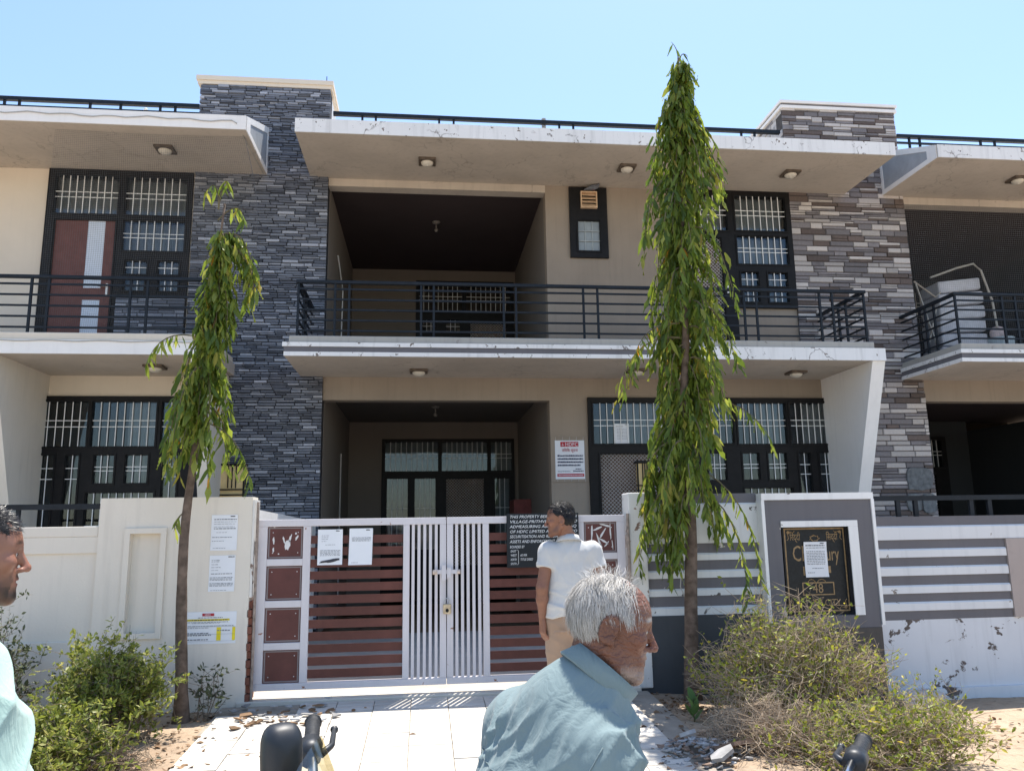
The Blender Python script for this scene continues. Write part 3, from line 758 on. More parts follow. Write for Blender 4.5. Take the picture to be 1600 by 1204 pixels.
WP = thing('gate_pier', 'grey pier with white edges framing the black nameplate', 'pier', (3.6, 7, 0))
MB().wall(3.075, 4.105, 0.66, 1.80, 6.90, 7.17, [(3.22, 3.94, 0.77, 1.59)]).build('face', M_GREYPEEL, WP)
MB().box(3.0755, 4.1045, 6.895, 7.165, -0.15, 0.659).build('base', plaster('pier_base', (0.10, 0.09, 0.082), streak=0.3, var=0.2), WP)
MB().box(3.20, 3.96, 7.03, 7.06, 0.75, 1.61).build('recess', M_GREYP, WP)
M_WEDGE = plaster('white_edge', (0.80, 0.80, 0.79), streak=0.2, peel=0.06, pscale=8.0)
MB().box(3.05, 4.13, 6.885, 7.18, 1.801, 1.862).build('edge', M_WEDGE, WP)
MB().box(3.045, 3.0745, 6.885, 7.18, 0.70, 1.8005).build('edge', M_WEDGE, WP)
MB().box(4.106, 4.135, 6.885, 7.18, 0.68, 1.8005).build('edge', M_WEDGE, WP)
MB().box(3.22, 3.955, 6.888, 6.899, 1.555, 1.61).build('trim', M_WEDGE, WP)
MB().box(3.865, 3.955, 6.888, 6.899, 0.77, 1.5545).build('trim', M_WEDGE, WP)

WR = thing('boundary_wall', 'white boundary wall with grey stripes and stained foot right of the nameplate pier', 'wall', (5.5, 7.1, 0), 'front boundary walls')
striped(WR, 4.14, 5.48, 7.0, [(1.34, 1.42, 'g'), (1.26, 1.339, 'w'), (1.18, 1.259, 'g'), (1.095, 1.179, 'w'), (1.01, 1.094, 'g'), (0.935, 1.009, 'w'), (0.86, 0.934, 'g'), (0.78, 0.859, 'w'), (0.70, 0.779, 'g')], mwhite=M_WHITEP, mgrey=M_GREYP)
striped(WR, 4.14, 9.5, 7.0, [(1.55, 1.635, 'g'), (1.421, 1.549, 'w')], mwhite=M_WHITEP)
M_FOOT = plaster('stained_white', (0.64, 0.66, 0.69), streak=0.22, peel=0.115, pscale=3.4, peelcol=(0.12, 0.10, 0.09), var=0.08)
MB().box(4.14, 9.5, 7.005, 7.17, 0.1, 0.699).build('foot', M_FOOT, WR)
MB().box(4.14, 9.5, 6.975, 7.17, -0.2, 0.0995).build('plinth', M_FOOT, WR)
MB().box(5.485, 6.4, 6.985, 7.17, 0.70, 1.419).build('pink_panel', plaster('pinkish_stone', (0.40, 0.345, 0.32), streak=0.1, crack=0.6), WR)
MB().box(6.401, 9.5, 7.003, 7.17, 0.70, 1.419).build('panel', M_WHITEP, WR)
MB().box(4.13, 9.5, 7.05, 7.09, 1.785, 1.83).build('top_rail', M_IRON, WR)
for x in (4.48, 4.66, 5.23, 5.42, 6.3, 6.5): MB().box(x-0.02, x+0.02, 7.055, 7.085, 1.63, 1.785).build('post', M_IRON, WR)

# ------------------------------------------------------------------ ramp and sill
M_TILE = NT('ramp_tile')
c = M_TILE.ramp(M_TILE.noise(2.0, 6), [(0.3, (0.47, 0.43, 0.37)), (0.7, (0.60, 0.56, 0.50))])
oi = M_TILE.node('ShaderNodeObjectInfo')
hs = M_TILE.node('ShaderNodeHueSaturation'); M_TILE.l.new(c, hs.inputs['Color'])
M_TILE.l.new(M_TILE.math('ADD', M_TILE.math('MULTIPLY', oi.outputs['Random'], 0.2), 0.9), hs.inputs['Value'])
c = M_TILE.mix(M_TILE.ramp(M_TILE.noise(7, 6, rough=0.7), [(0.58, 0.0), (0.78, 0.22)]), hs.outputs['Color'], (0.30, 0.22, 0.15))
M_TILE.set(c, 0.65, 0.3)
wv = M_TILE.node('ShaderNodeTexWave'); wv.inputs['Scale'].default_value = 3.0; wv.inputs['Distortion'].default_value = 3.0; wv.bands_direction = 'Y'
M_TILE.l.new(M_TILE.tc.outputs['Object'], wv.inputs['Vector']); M_TILE.bump(wv.outputs['Fac'], 0.25, 0.02)
M_TILE = M_TILE.m
M_GROUT = simple('ramp_bed', (0.30, 0.26, 0.21), 0.95, 0.2, 8, bump=0.4)
def rz(y): return 0.205-0.0*(6.9-y) if y > 6.9 else 0.205-max(0, (6.9-y))*0.052
rb = MB()
ys = [3.6+0.3*i for i in range(12)]; ys[-1] = 6.92
for i in range(len(ys)-1):
    a, b = ys[i], ys[i+1]
    rb.add([(-1.62, a, rz(a)-0.014), (1.92, a, rz(a)-0.014), (1.92, b, rz(b)-0.014), (-1.62, b, rz(b)-0.014)], [(0, 1, 2, 3)])
for x, s_ in ((-1.62, 1), (1.92, -1)):
    rb.add([(x, ys[0], -0.1), (x, ys[-1], -0.1), (x, ys[-1], rz(6.9)-0.014), (x, ys[0], rz(ys[0])-0.014)], [(0, 1, 2, 3)])
ramp_o = tag(rb.build('ramp', M_GROUT), kind='structure')
tile_me = MB().box(-0.146, 0.146, -0.146, 0.146, -0.02, 0.0).mesh('paving_tile', M_TILE)
rnd = random.Random(8)
sl_ = math.atan(0.052)
for i in range(11):
    for j in range(10):
        x = -1.44+i*0.298; y = 6.76-j*0.298
        if x < -0.75 and y > 6.35 and rnd.random() < 0.4: continue
        o = addobj('paving_tile', tile_me, ramp_o)
        o.location = (x, y, rz(y)+rnd.uniform(-0.002, 0.002)); o.rotation_euler = (sl_+rnd.uniform(-.006, .006), rnd.uniform(-.006, .006), rnd.uniform(-.008, .008))
        if x < -0.6 and y > 6.0: o.rotation_euler = (sl_+rnd.uniform(-.03, .03), rnd.uniform(-.03, .03), rnd.uniform(-.03, .03))
M_SILL = plaster('sill_cement', (0.62, 0.57, 0.49), streak=0.0, var=0.12)
tag(MB().box(-1.52, 1.87, 6.92, 7.119, -0.1, 0.225).build('gate_sill', M_SILL, None, bevel=0.008), kind='structure')
# broken tile pieces and dry litter at the left of the ramp
def chips(name, n, cx, cy, sx, sy, smin, smax, mats, zf, seed, thick=(0.004, 0.012), parent=None, tilt=0.3):
    rnd = random.Random(seed)
    bs = [MB() for _ in mats]
    for i in range(n):
        x = rnd.gauss(cx, sx); y = rnd.gauss(cy, sy); s = rnd.uniform(smin, smax); th = rnd.uniform(*thick)
        k = rnd.randint(3, 5); a0 = rnd.random()*6.28
        q = Quaternion((rnd.uniform(-1, 1), rnd.uniform(-1, 1), 0.01), rnd.uniform(0, tilt))
        top = []; bot = []
        for j in range(k):
            a = a0+2*math.pi*j/k+rnd.uniform(-.3, .3); r = s*rnd.uniform(0.6, 1.1)
            p = q @ Vector((math.cos(a)*r, math.sin(a)*r*0.7, 0)); d = q @ Vector((0, 0, th))
            base = Vector((x, y, zf(x, y)+s*0.12+rnd.random()*0.012)); top.append(base+p+d); bot.append(base+p)
        m = rnd.randrange(len(mats)); n0 = len(bot)
        bs[m].add(top+bot, [tuple(range(n0)), tuple(reversed(range(n0, 2*n0)))]+[(j, j+n0, (j+1) % n0+n0, (j+1) % n0) for j in range(n0)])
    return bs
M_CHIPA = simple('chip_grey', (0.33, 0.32, 0.31), 0.8, 0.3, 10, objrand=0.4)
M_CHIPB = simple('chip_brown', (0.22, 0.15, 0.11), 0.85, 0.3, 10, objrand=0.4)
M_DRY = simple('dry_leaf', (0.20, 0.12, 0.065), 0.8, 0.3, 10, objrand=0.5)
bs = chips('x', 70, -1.12, 6.50, 0.28, 0.17, 0.015, 0.06, [M_TILE, M_DRY], lambda x, y: rz(y), 4)
lit = thing('broken_tiles', 'scatter of broken tiles and dry leaves on the left of the ramp', 'debris', (-1.1, 6.5, 0.18))
tag(lit, kind='stuff')
bs[0].build('tile_pieces', M_CHIPA, lit); bs[1].build('dry_leaves', M_DRY, lit)

# ------------------------------------------------------------------ gate
M_GATEW = plaster('gate_white_paint', (0.63, 0.60, 0.615), streak=0.1, peel=0.025, pscale=14, peelcol=(0.25, 0.12, 0.07), rough=0.45, bump=0.05)
M_MAROON = simple('maroon_panel', (0.105, 0.032, 0.028), 0.45, 0.25, 5, spec=0.35)
M_MAROONS = simple('maroon_slat', (0.105, 0.038, 0.030), 0.5, 0.22, 6, spec=0.25, objrand=0.12)
M_RUST = simple('rusty_latch', (0.55, 0.45, 0.38), 0.6, 0.35, 30)
M_SCRATCH = simple('bare_scratch', (0.66, 0.65, 0.64), 0.6, 0.1)
YG = 7.03
ZB, ZT = 0.29, 1.69
def blob(cx, cz, r, el, an, y, seed, n=14):
    pts = []
    for i in range(n):
        a = 2*math.pi*i/n; rr = r*(1+0.55*mnoise(Vector((math.cos(a)*1.7, math.sin(a)*1.7, seed*3.7))))
        x = math.cos(a)*rr*el; z = math.sin(a)*rr
        pts.append((cx+x*math.cos(an)-z*math.sin(an), y, cz+x*math.sin(an)+z*math.cos(an)))
    return pts
def gate_leaf(label, xl, xr, mirror):
    def X(t): return xl+t if not mirror else xr-t
    def bx(b, t0, t1, y0, y1, z0, z1):
        a, c = X(t0), X(t1); return b.box(min(a, c), max(a, c), y0, y1, z0, z1)
    W = xr-xl
    g = thing('gate_leaf', label, 'gate', ((xl+xr)/2, YG, 0.225), 'pair of gate leaves')
    fr = MB()
    bx(fr, 0, W, YG-0.025, YG+0.025, ZT-0.06, ZT); bx(fr, 0, W, YG-0.025, YG+0.025, ZB, ZB+0.055)
    for t0, t1 in ((0, 0.075), (0.375, 0.44), (1.23, 1.285), (W-0.055, W)):
        bx(fr, t0, t1, YG-0.024, YG+0.024, ZB+0.055, ZT-0.06)
    for z in (1.30, 0.955, 0.612):
        bx(fr, 0.075, 0.375, YG-0.023, YG+0.023, z, z+0.058)
    fr.build('frame', M_GATEW, g, bevel=0.004)
    zs = [ZB+0.055, 0.612, 0.67, 0.955, 1.013, 1.30, 1.358, ZT-0.06]
    for i in range(4):
        b = MB(); bx(b, 0.0755, 0.3745, YG-0.004, YG+0.004, zs[2*i]+0.0005, zs[2*i+1]-0.0005); p = b.build('panel', M_MAROON, g)
        e = MB()
        a, c = sorted((X(0.083), X(0.367)))
        e.wall(a, c, zs[2*i]+0.008, zs[2*i+1]-0.008, YG-0.009, YG-0.0042, [(a+0.010, c-0.010, zs[2*i]+0.018, zs[2*i+1]-0.018)])
        e.build('bead', simple('grey_bead', (0.22, 0.19, 0.19), 0.5), p)
        for (sx, sz) in ((0.12, 0.05), (0.33, 0.05), (0.12, zs[2*i+1]-zs[2*i]-0.05), (0.33, zs[2*i+1]-zs[2*i]-0.05)):
            MB().ball((X(sx), YG-0.005, zs[2*i]+sz), 0.005, 6, 4).build('screw', M_SCRATCH, p)
    sm = MB(); a, c = sorted((X(0.441), X(1.229)))
    hw = (c-a)/2
    sm.box(-hw, hw, -0.011, 0.011, 0, 0.068)
    # folded lighter lip on the top edge
    me = sm.mesh('slat', M_MAROONS)
    z = ZB+0.085
    n = 0
    while z+0.068 < ZT-0.075:
        o = addobj('slat', me, g); o.location = Vector(((a+c)/2, YG+0.004, z))-org(g)
        z += 0.1005; n += 1
    bmesh_ = MB().box(-0.0125, 0.0125, -0.0125, 0.0125, ZB+0.056, ZT-0.061).mesh('bar', M_GATEW)
    for i in range(5):
        o = addobj('bar', bmesh_, g); o.location = Vector((X(1.285+(W-0.055-1.285)*(i+0.62)/5.25), YG, 0))-org(g)
    # hinges
    for z in (0.62, 1.45):
        b = MB(); bx(b, -0.05, 0.0, YG-0.03, YG-0.005, z, z+0.03).box(X(-0.012)-0.012, X(-0.012)+0.012, YG-0.04, YG-0.012, z-0.05, z+0.06)
        b.build('hinge', M_RUST, g)
    return g
GL = gate_leaf('left white and maroon gate leaf with two paper notices', -1.41, 0.193, False)
GR = gate_leaf('right white and maroon gate leaf carrying the black painted board', 0.199, 1.80, True)
# scratched paint on the panels
def scratch(g, spots, name='paint_patch'):
    b = MB()
    for i, (x, z, r, el, an) in enumerate(spots):
        p = blob(x, z, r, el, an, YG-0.0052, i+x)
        b.add(p, [tuple(range(len(p)))])
    tag(b.build(name, M_SCRATCH, g), kind='stuff')
scratch(GL, [(-1.17, 1.475, 0.045, 0.5, -0.2), (-1.145, 1.53, 0.03, 0.3, -0.3), (-1.20, 1.52, 0.028, 0.25, 0.25), (-1.285, 1.515, 0.028, 0.3, 0.1), (-1.285, 1.435, 0.02, 0.4, 0), (-1.09, 1.535, 0.02, 0.4, -0.5), (-1.28, 1.62, 0.008, 1, 0), (-1.1, 1.57, 0.008, 1, 0), (-1.24, 1.40, 0.006, 1, 0)])
sc = [(1.50, 1.53, 0.075, 0.12, -0.05), (1.55, 1.57, 0.05, 0.16, -1.2), (1.62, 1.60, 0.05, 0.18, 1.3), (1.60, 1.53, 0.05, 0.16, -0.6), (1.56, 1.47, 0.06, 0.14, 0.3), (1.605, 1.46, 0.05, 0.15, 1.0), (1.67, 1.55, 0.08, 0.08, 0.02), (1.685, 1.43, 0.045, 0.08, 0.1), (1.575, 1.405, 0.03, 0.5, 0.2), (1.63, 1.43, 0.035, 0.15, -0.7),
      (1.56, 1.26, 0.05, 0.15, -1.3), (1.62, 1.25, 0.04, 0.15, 0.2), (1.52, 1.21, 0.035, 0.2, 0.6), (1.66, 1.2, 0.04, 0.12, 0.1)]
scratch(GR, sc)
# latch and padlock
lt = thing('gate_latch', 'rusty white sliding latch joining the two gate leaves', 'latch', (0.195, YG-0.04, 1.2))
MB().box(0.10, 0.30, YG-0.05, YG-0.030, 1.205, 1.24).box(0.155, 0.19, YG-0.06, YG-0.0505, 1.15, 1.28).box(0.20, 0.235, YG-0.058, YG-0.0507, 1.17, 1.26).build('plate', M_GATEW, lt)
MB().tube([(0.075, YG-0.045, 1.222), (0.115, YG-0.045, 1.222)], 0.022, 8).tube([(0.29, YG-0.045, 1.222), (0.315, YG-0.045, 1.222)], 0.02, 8).build('knob', M_RUST, lt)
MB().tube([(0.196, YG-0.045, 1.16), (0.196, YG-0.045, 0.99)], 0.006, 6).build('rod', M_IRON, lt)
pl = thing('padlock', 'brass padlock hanging where the gate leaves meet', 'padlock', (0.2, YG-0.05, 0.87))
MB().box(0.165, 0.235, YG-0.065, YG-0.035, 0.87, 0.955).build('body', simple('brass', (0.50, 0.40, 0.27), 0.4, 0.25, 30, metal=0.4), pl, bevel=0.008)
MB().tube([(0.18, YG-0.05, 0.95), (0.18, YG-0.05, 0.985), (0.19, YG-0.05, 1.0), (0.21, YG-0.05, 1.0), (0.22, YG-0.05, 0.985), (0.22, YG-0.05, 0.95)], 0.006, 6).build('shackle', simple('steel', (0.5, 0.5, 0.5), 0.35, 0.1, 10, metal=0.8), pl)
MB().ball((0.2, YG-0.066, 0.90), (0.014, 0.003, 0.018), 8, 4).build('keyhole', M_FRAME, pl)

# ------------------------------------------------------------------ papers, posters and boards
M_PAPER = simple('white_paper', (0.74, 0.76, 0.79), 0.8, 0.04, 3)
M_INK = simple('grey_ink', (0.22, 0.23, 0.25), 0.8, 0.1)
M_INKD = simple('dark_ink', (0.05, 0.05, 0.06), 0.8, 0.1)
M_RED = simple('red_print', (0.42, 0.03, 0.045), 0.6, 0.1)
M_YEL = simple('yellow_print', (0.75, 0.62, 0.03), 0.6, 0.1)
def text_mesh(txt, size, name, m, parent, loc, shear=0.0, align='LEFT', ext=0.0006, squash=1.0, fit=None, italic=False):
    cu = bpy.data.curves.new(name, 'FONT'); cu.body = txt; cu.size = size; cu.align_x = align; cu.extrude = ext; cu.shear = shear; cu.resolution_u = 2
    ob = bpy.data.objects.new(name, cu); COL.objects.link(ob)
    dg = bpy.context.evaluated_depsgraph_get(); dg.update()
    me = bpy.data.meshes.new_from_object(ob.evaluated_get(dg)); bpy.data.objects.remove(ob); bpy.data.curves.remove(cu)
    me.name = name; me.materials.clear(); me.materials.append(m)
    k = squash
    if fit and len(me.vertices):
        xs = [v.co.x for v in me.vertices]; wdt = max(xs)-min(xs)
        if wdt > 0: k = fit/wdt
    o_ = Vector(loc)-org(parent)
    for v in me.vertices:
        x, y, z = v.co; v.co = (o_.x+x*k, o_.y-z, o_.z+y)
    me.update()
    return addobj(name, me, parent)
def sheet(name, label, cat, x0, x1, z0, z1, y, m, curl=0.008, seed=0, group=None, tilt=0.0):
    b = MB(); n = 8
    rnd = random.Random(seed)
    for j in range(n+1):
        for i in range(n+1):
            u = i/n; v = j/n
            e = max(0, abs(u-.5)*2-0.6)/0.4*max(0, abs(v-.5)*2-0.6)/0.4
            b.v.append((x0+(x1-x0)*u+tilt*(v-.5), y-0.0015-curl*0.3*abs(math.sin(u*5+seed))*0-curl*e*rnd.uniform(0.3, 1), z0+(z1-z0)*v))
    for j in range(n):
        for i in range(n):
            a = j*(n+1)+i; b.f.append((a, a+1, a+n+2, a+n+1))
    root = thing(name, label, cat, ((x0+x1)/2, y, z0), group)
    s = b.build('sheet', m, root, smooth=True)
    return root
def lines(root, x0, x1, rows, y, m, seed, words=True, name='print'):
    """rows: (z, height, start fraction, end fraction)"""
    b = MB(); rnd = random.Random(seed)
    for z, h, a, e in rows:
        x = x0+(x1-x0)*a; xe = x0+(x1-x0)*e
        if not words:
            b.quad((x, y, z), (xe, y, z), (xe, y, z+h), (x, y, z+h)); continue
        while x < xe:
            w = min(rnd.uniform(0.010, 0.03), xe-x)
            b.quad((x, y, z), (x+w, y, z), (x+w, y, z+h*rnd.uniform(.7, 1)), (x, y, z+h*rnd.uniform(.7, 1))); x += w+0.005
    o = b.build(name, m, root); o['kind'] = 'stuff'; return o
PG = 'paper notices pasted up outside'
def notice(label, x0, x1, z0, z1, y, seed, rows, extra=None, tilt=0.0):
    r = sheet('paper_notice', label, 'notice', x0, x1, z0, z1, y, M_PAPER, seed=seed, group=PG, tilt=tilt)
    h = z1-z0
    lines(r, x0, x1, [(z0+h*a, h*b, c, d) for a, b, c, d in rows], y-0.0035, M_INK, seed)
    lines(r, x0, x1, [(z1-h*0.055, h*0.025, 0.72, 0.96)], y-0.0037, M_INKD, seed+9, words=False, name='letterhead')
    return r
YS = YG-0.012
n_ = notice('left paper notice with torn black edge on the left gate leaf', -0.91, -0.70, 1.30, 1.60, YS-0.01, 1,
            [(0.82, .012, .15, .45), (0.77, .012, .15, .42), (0.72, .012, .15, .40), (0.66, .012, .15, .35), (.56, .012, .3, .7)]+[(0.40-0.035*i, .016, .1, .92) for i in range(5)])
p = blob(-0.80, 1.335, 0.013, 6.5, 0.15, YS-0.0145, 3.3, 24); MB().add(p, [tuple(range(len(p)))]).build('tear_mark', M_INKD, n_)
notice('right paper notice with round stamp on the left gate leaf', -0.645, -0.445, 1.295, 1.605, YS-0.01, 2,
       [(0.74-0.03*i, .014, .12, .92) for i in range(4)]+[(0.06, .012, .08, .4)], tilt=0.006)
notice('upper printed notice taped on the cream pier', -1.785, -1.57, 1.44, 1.735, 6.939, 3,
       [(0.86, .03, .1, .96), (0.80, .012, .1, .96), (0.74, .012, .1, .9), (0.66, .012, .1, .9), (0.60, .03, .1, .95), (.5, .012, .2, .6), (.36, .02, .05, .8), (.26, .014, .05, .5), (.06, .014, .05, .6)])
notice('lower printed notice taped on the cream pier', -1.785, -1.575, 1.105, 1.40, 6.939, 4,
       [(0.86, .015, .08, .4), (0.82, .015, .08, .38), (0.74, .015, .08, .35), (0.66, .015, .08, .45), (0.58, .012, .08, .35), (0.48, .025, .08, .9)]+[(0.38-0.035*i, .018, .04, .92) for i in range(3)]+[(0.22-0.035*i, .018, .04, .94) for i in range(3)]+[(.03, .012, .04, .7)])
notice('white paper notice stuck over the black nameplate', 3.45, 3.67, 1.105, 1.42, 6.955, 5,
       [(0.88, .04, .08, .92), (0.82, .02, .1, .95)]+[(0.72-0.045*i, .02, .1, .9) for i in range(9)]+[(0.24, .02, .3, .8), (.12, .02, .1, .4)])
notice('small paper notice behind the ground floor window bars', 2.73, 2.94, 2.75, 3.04, 10.984, 6, [(0.85, .03, .1, .6)]+[(0.72-0.07*i, .02, .15, .85) for i in range(8)])
# auction notice with the red heading and yellow cells
nb = sheet('auction_notice', 'wide printed auction notice with red heading and yellow cells low on the cream pier', 'notice', -1.985, -1.545, 0.69, 0.945, 6.939, M_PAPER, seed=7, curl=0.004, group=PG)
YN = 6.9355
MB().box(-1.82, -1.725, YN-0.0005, YN, 0.91, 0.932).build('heading_box', M_RED, nb)
text_mesh('HDFC', 0.018, 'heading', M_PAPER, nb, (-1.80, YN-0.001, 0.915))
MB().box(-1.96, -1.60, YN-0.0005, YN, 0.872, 0.887).build('yellow_strip', M_YEL, nb)
MB().box(-1.70, -1.665, YN-0.0005, YN, 0.715, 0.82).build('yellow_cell', M_YEL, nb)
MB().box(-1.575, -1.55, YN-0.0005, YN, 0.715, 0.82).build('yellow_cell', M_YEL, nb)
lines(nb, -1.985, -1.545, [(0.895, .006, .3, .75), (0.86, .005, .1, .85), (0.853, .004, .2, .7), (0.83, .005, .05, .95), (0.815, .004, .05, .5), (.77, .01, .05, .5), (.755, .01, .05, .55), (.72, .01, .1, .5), (.79, .01, .66, .9)], YN-0.0008, M_INK, 17)
lines(nb, -1.985, -1.545, [(0.825, .0015, 0.02, .98), (0.765, .0015, 0.02, .98), (0.71, .0015, 0.02, .98)], YN-0.0012, M_INK, 3, words=False, name='table_lines')
lines(nb, -1.985, -1.545, [(0.8755, .008, 0.04, .84)], YN-0.0012, M_INKD, 3)

# bank poster on the porch pillar
po = sheet('bank_poster', 'white poster with red heading on the pillar beside the porch', 'poster', 1.85, 2.275, 2.25, 2.80, 10.985, M_PAPER, curl=0.002)
MB().box(1.79, 2.33, 10.987, 10.995, 2.21, 2.85).build('backing', M_BEIGE, po)
YP = 10.981
MB().box(1.93, 2.19, YP-0.001, YP, 2.71, 2.78).build('heading_box', M_RED, po)
text_mesh('HDFC', 0.075, 'heading', M_PAPER, po, (1.995, YP-0.0015, 2.718), fit=0.18)
MB().box(1.945, 1.98, YP-0.002, YP-0.0012, 2.73, 2.735).box(1.96, 1.965, YP-0.002, YP-0.0012, 2.722, 2.76).build('logo', M_PAPER, po)
text_mesh('\u0935\u093f\u0927\u093f\u0915 \u0938\u0942\u091a\u0928\u093e', 0.055, 'subheading', M_RED, po, (1.95, YP-0.0015, 2.64), fit=0.23)
lines(po, 1.85, 2.275, [(0.0+z, .024, .08, e) for z, e in ((2.57, .95), (2.525, .95), (2.48, .95), (2.435, .85))], YP-0.001, simple('navy_ink', (0.03, 0.04, 0.09), 0.7), 23)
lines(po, 1.85, 2.275, [(2.385, .014, .68, .88), (2.355, .016, .6, .95), (2.355, .008, .08, .5)], YP-0.001, MAT['navy_ink'], 24)
MB().box(1.875, 2.262, YP-0.001, YP, 2.285, 2.325).build('red_strip', M_RED, po)
lines(po, 1.885, 2.25, [(2.298, .012, .02, .98)], YP-0.0018, M_PAPER, 25)
for i in range(5):
    x = 1.86+i*0.1
    MB().tube([(x, 10.984, 2.80), (x+0.005, 10.982, 2.85)], 0.003, 4).tube([(x+0.02, 10.984, 2.25), (x+0.02, 10.982, 2.215)], 0.003, 4).build('tie', M_CURTAIN, po)

# painted board on the gate
bd = thing('painted_board', 'black board with white hand-painted property notice hung on the right gate leaf', 'board', (1.05, YG-0.05, 1.245))
M_BOARD = simple('black_board', (0.012, 0.016, 0.02), 0.55, 0.35, 5)
MB().box(0.725, 1.37, YG-0.062, YG-0.040, 1.245, 1.712).build('panel', M_BOARD, bd)
M_CHALK = simple('white_lettering', (0.72, 0.73, 0.73), 0.7, 0.08)
YB = YG-0.0635
for i, s_ in enumerate(('THIS PROPERTY BEING UNIT NO. 78', 'VILLAGE-PRITHVIP, KHASRA NO', 'ADMEASURING ABOUT 251.25 SQ', 'OF HDFC LIMITED AS PER THE PRO', 'SECURITISATION AND RECONSTRUCTION', 'ASSETS AND ENFORCEMENT OF SECURITY')):
    text_mesh(s_, 0.036, 'lettering', M_CHALK, bd, (0.75, YB, 1.672-i*0.043), shear=0.25, fit=0.60)
text_mesh('BOUNDED BY', 0.032, 'lettering', M_CHALK, bd, (0.75, YB, 1.413), shear=0.25, fit=0.13)
text_mesh('BLOCK', 0.03, 'lettering', M_CHALK, bd, (1.03, YB, 1.413), shear=0.25)
for i, s_ in enumerate(('EAST', 'WEST', 'NORTH', 'SOUTH')):
    text_mesh(s_, 0.028, 'lettering', M_CHALK, bd, (0.755, YB, 1.378-i*0.036), shear=0.25, fit=0.052)
text_mesh('AS PER', 0.028, 'lettering', M_CHALK, bd, (0.84, YB, 1.342), shear=0.2, fit=0.06)
text_mesh('TITLE DEED', 0.028, 'lettering', M_CHALK, bd, (0.84, YB, 1.306), shear=0.2, fit=0.11)
MB().tube([(0.815, YB, 1.40), (0.825, YB, 1.39), (0.825, YB, 1.28), (0.815, YB, 1.27)], 0.0018, 4).build('bracket', M_CHALK, bd)

# nameplate
npl = thing('nameplate', 'black granite nameplate with gold lettering and scroll corners in the grey pier', 'nameplate', (3.55, 7.0, 0.79))
M_GRAN = simple('black_granite', (0.010, 0.013, 0.016), 0.38, 0.4, 40, spec=0.25)
M_GOLD = simple('dull_gold', (0.30, 0.20, 0.10), 0.5, 0.25, 30)
MB().box(3.262, 3.865, 6.965, 7.02, 0.79, 1.555).build('slab', M_GRAN, npl)
YQ = 6.9635
MB().wall(3.275, 3.855, 0.80, 1.545, YQ-0.0005, YQ+0.001, [(3.288, 3.842, 0.813, 1.532)]).build('border', M_GOLD, npl)
for sx, sz in ((1, 1), (-1, 1), (1, -1), (-1, -1)):
    cx = 3.565+sx*0.25; cz = 1.172+sz*0.335
    b = MB()
    b.tube([(cx, YQ, cz+sz*0.01), (cx-sx*0.045, YQ, cz-sz*0.005), (cx-sx*0.06, YQ, cz+sz*0.012)], 0.004, 5); b.tube([(cx+sx*0.01, YQ, cz), (cx-sx*0.002, YQ, cz-sz*0.055), (cx+sx*0.014, YQ, cz-sz*0.07)], 0.004, 5)
    b.ball((cx, YQ, cz), (0.016, 0.003, 0.016), 8, 4)
    b.build('corner_scroll', M_GOLD, npl)
text_mesh('\u093f\u0930\u0926\u094d\u0926\u0940', 0.085, 'lettering', M_GOLD, npl, (3.33, YQ, 1.435), fit=0.10)
text_mesh('\u093f\u0938\u0926\u094d\u0926\u0940', 0.085, 'lettering', M_GOLD, npl, (3.68, YQ, 1.435), fit=0.11)
em = MB()
for i in range(7):
    a = i*0.9; em.tube([(3.565+0.035*math.cos(a), YQ, 1.452+0.022*math.sin(a)), (3.565+0.05*math.cos(a+0.9), YQ, 1.452+0.03*math.sin(a+0.9))], 0.0045, 5)
em.build('emblem', M_GOLD, npl)
text_mesh('Ch', 0.20, 'lettering', M_GOLD, npl, (3.34, YQ, 1.25), fit=0.14)
text_mesh('ury', 0.18, 'lettering', M_GOLD, npl, (3.665, YQ, 1.25), fit=0.12)
MB().box(3.435, 3.46, YQ-0.0005, YQ+0.001, 1.12, 1.20).box(3.672, 3.70, YQ-0.0005, YQ+0.001, 1.14, 1.20).build('lettering', M_GOLD, npl)
MB().wall(3.415, 3.72, 0.945, 1.06, YQ-0.0005, YQ+0.001, [(3.425, 3.71, 0.955, 1.05)]).build('number_frame', M_GOLD, npl)
text_mesh('48', 0.12, 'lettering', M_GOLD, npl, (3.51, YQ-0.0012, 0.965), fit=0.10)
em = MB(); em.tube([(3.505+0.035*math.cos(a*0.52), YQ-0.001, 1.055+0.03*math.sin(a*0.52)) for a in range(7)], 0.004, 5); em.tube([(3.60+0.04*math.cos(a*0.52), YQ-0.001, 1.055+0.03*math.sin(a*0.52)) for a in range(7)], 0.004, 5)
em.build('emblem', M_GOLD, npl)
text_mesh('TH CITY', 0.085, 'lettering', M_GOLD, npl, (3.50, YQ, 0.85), fit=0.27)
# ------------------------------------------------------------------ vegetation
def leaf_into(b, p, d, side, L, W, seg=3, wave=0.0, fold=0.25, droop=0.0):
    """a lanceolate leaf from p along d, folded on the midrib"""
    d = d.normalized(); s = side-d*side.dot(d)
    if s.length < 1e-4: s = d.orthogonal()
    s.normalize(); n = d.cross(s)
    base = len(b.v)
    for i in range(seg+1):
        t = i/seg
        w = W*0.5*(math.sin(math.pi*min(1, t*0.92+0.08))**0.8) if i < seg else 0.0
        c = p+d*(L*t)+Vector((0, 0, -droop*L*t*t))
        z = n*(fold*w)
        wv_ = n*(wave*W*math.sin(t*9.0+p.x*40))
        b.v += [tuple(c-s*w+z+wv_), tuple(c), tuple(c+s*w+z-wv_)]
    for i in range(seg):
        a = base+i*3
        b.f += [(a, a+1, a+4, a+3), (a+1, a+2, a+5, a+4)]
M_BARK = simple('tree_bark', (0.135, 0.10, 0.078), 0.9, 0.45, 14, spec=0.05, bump=0.35, bscale=45)
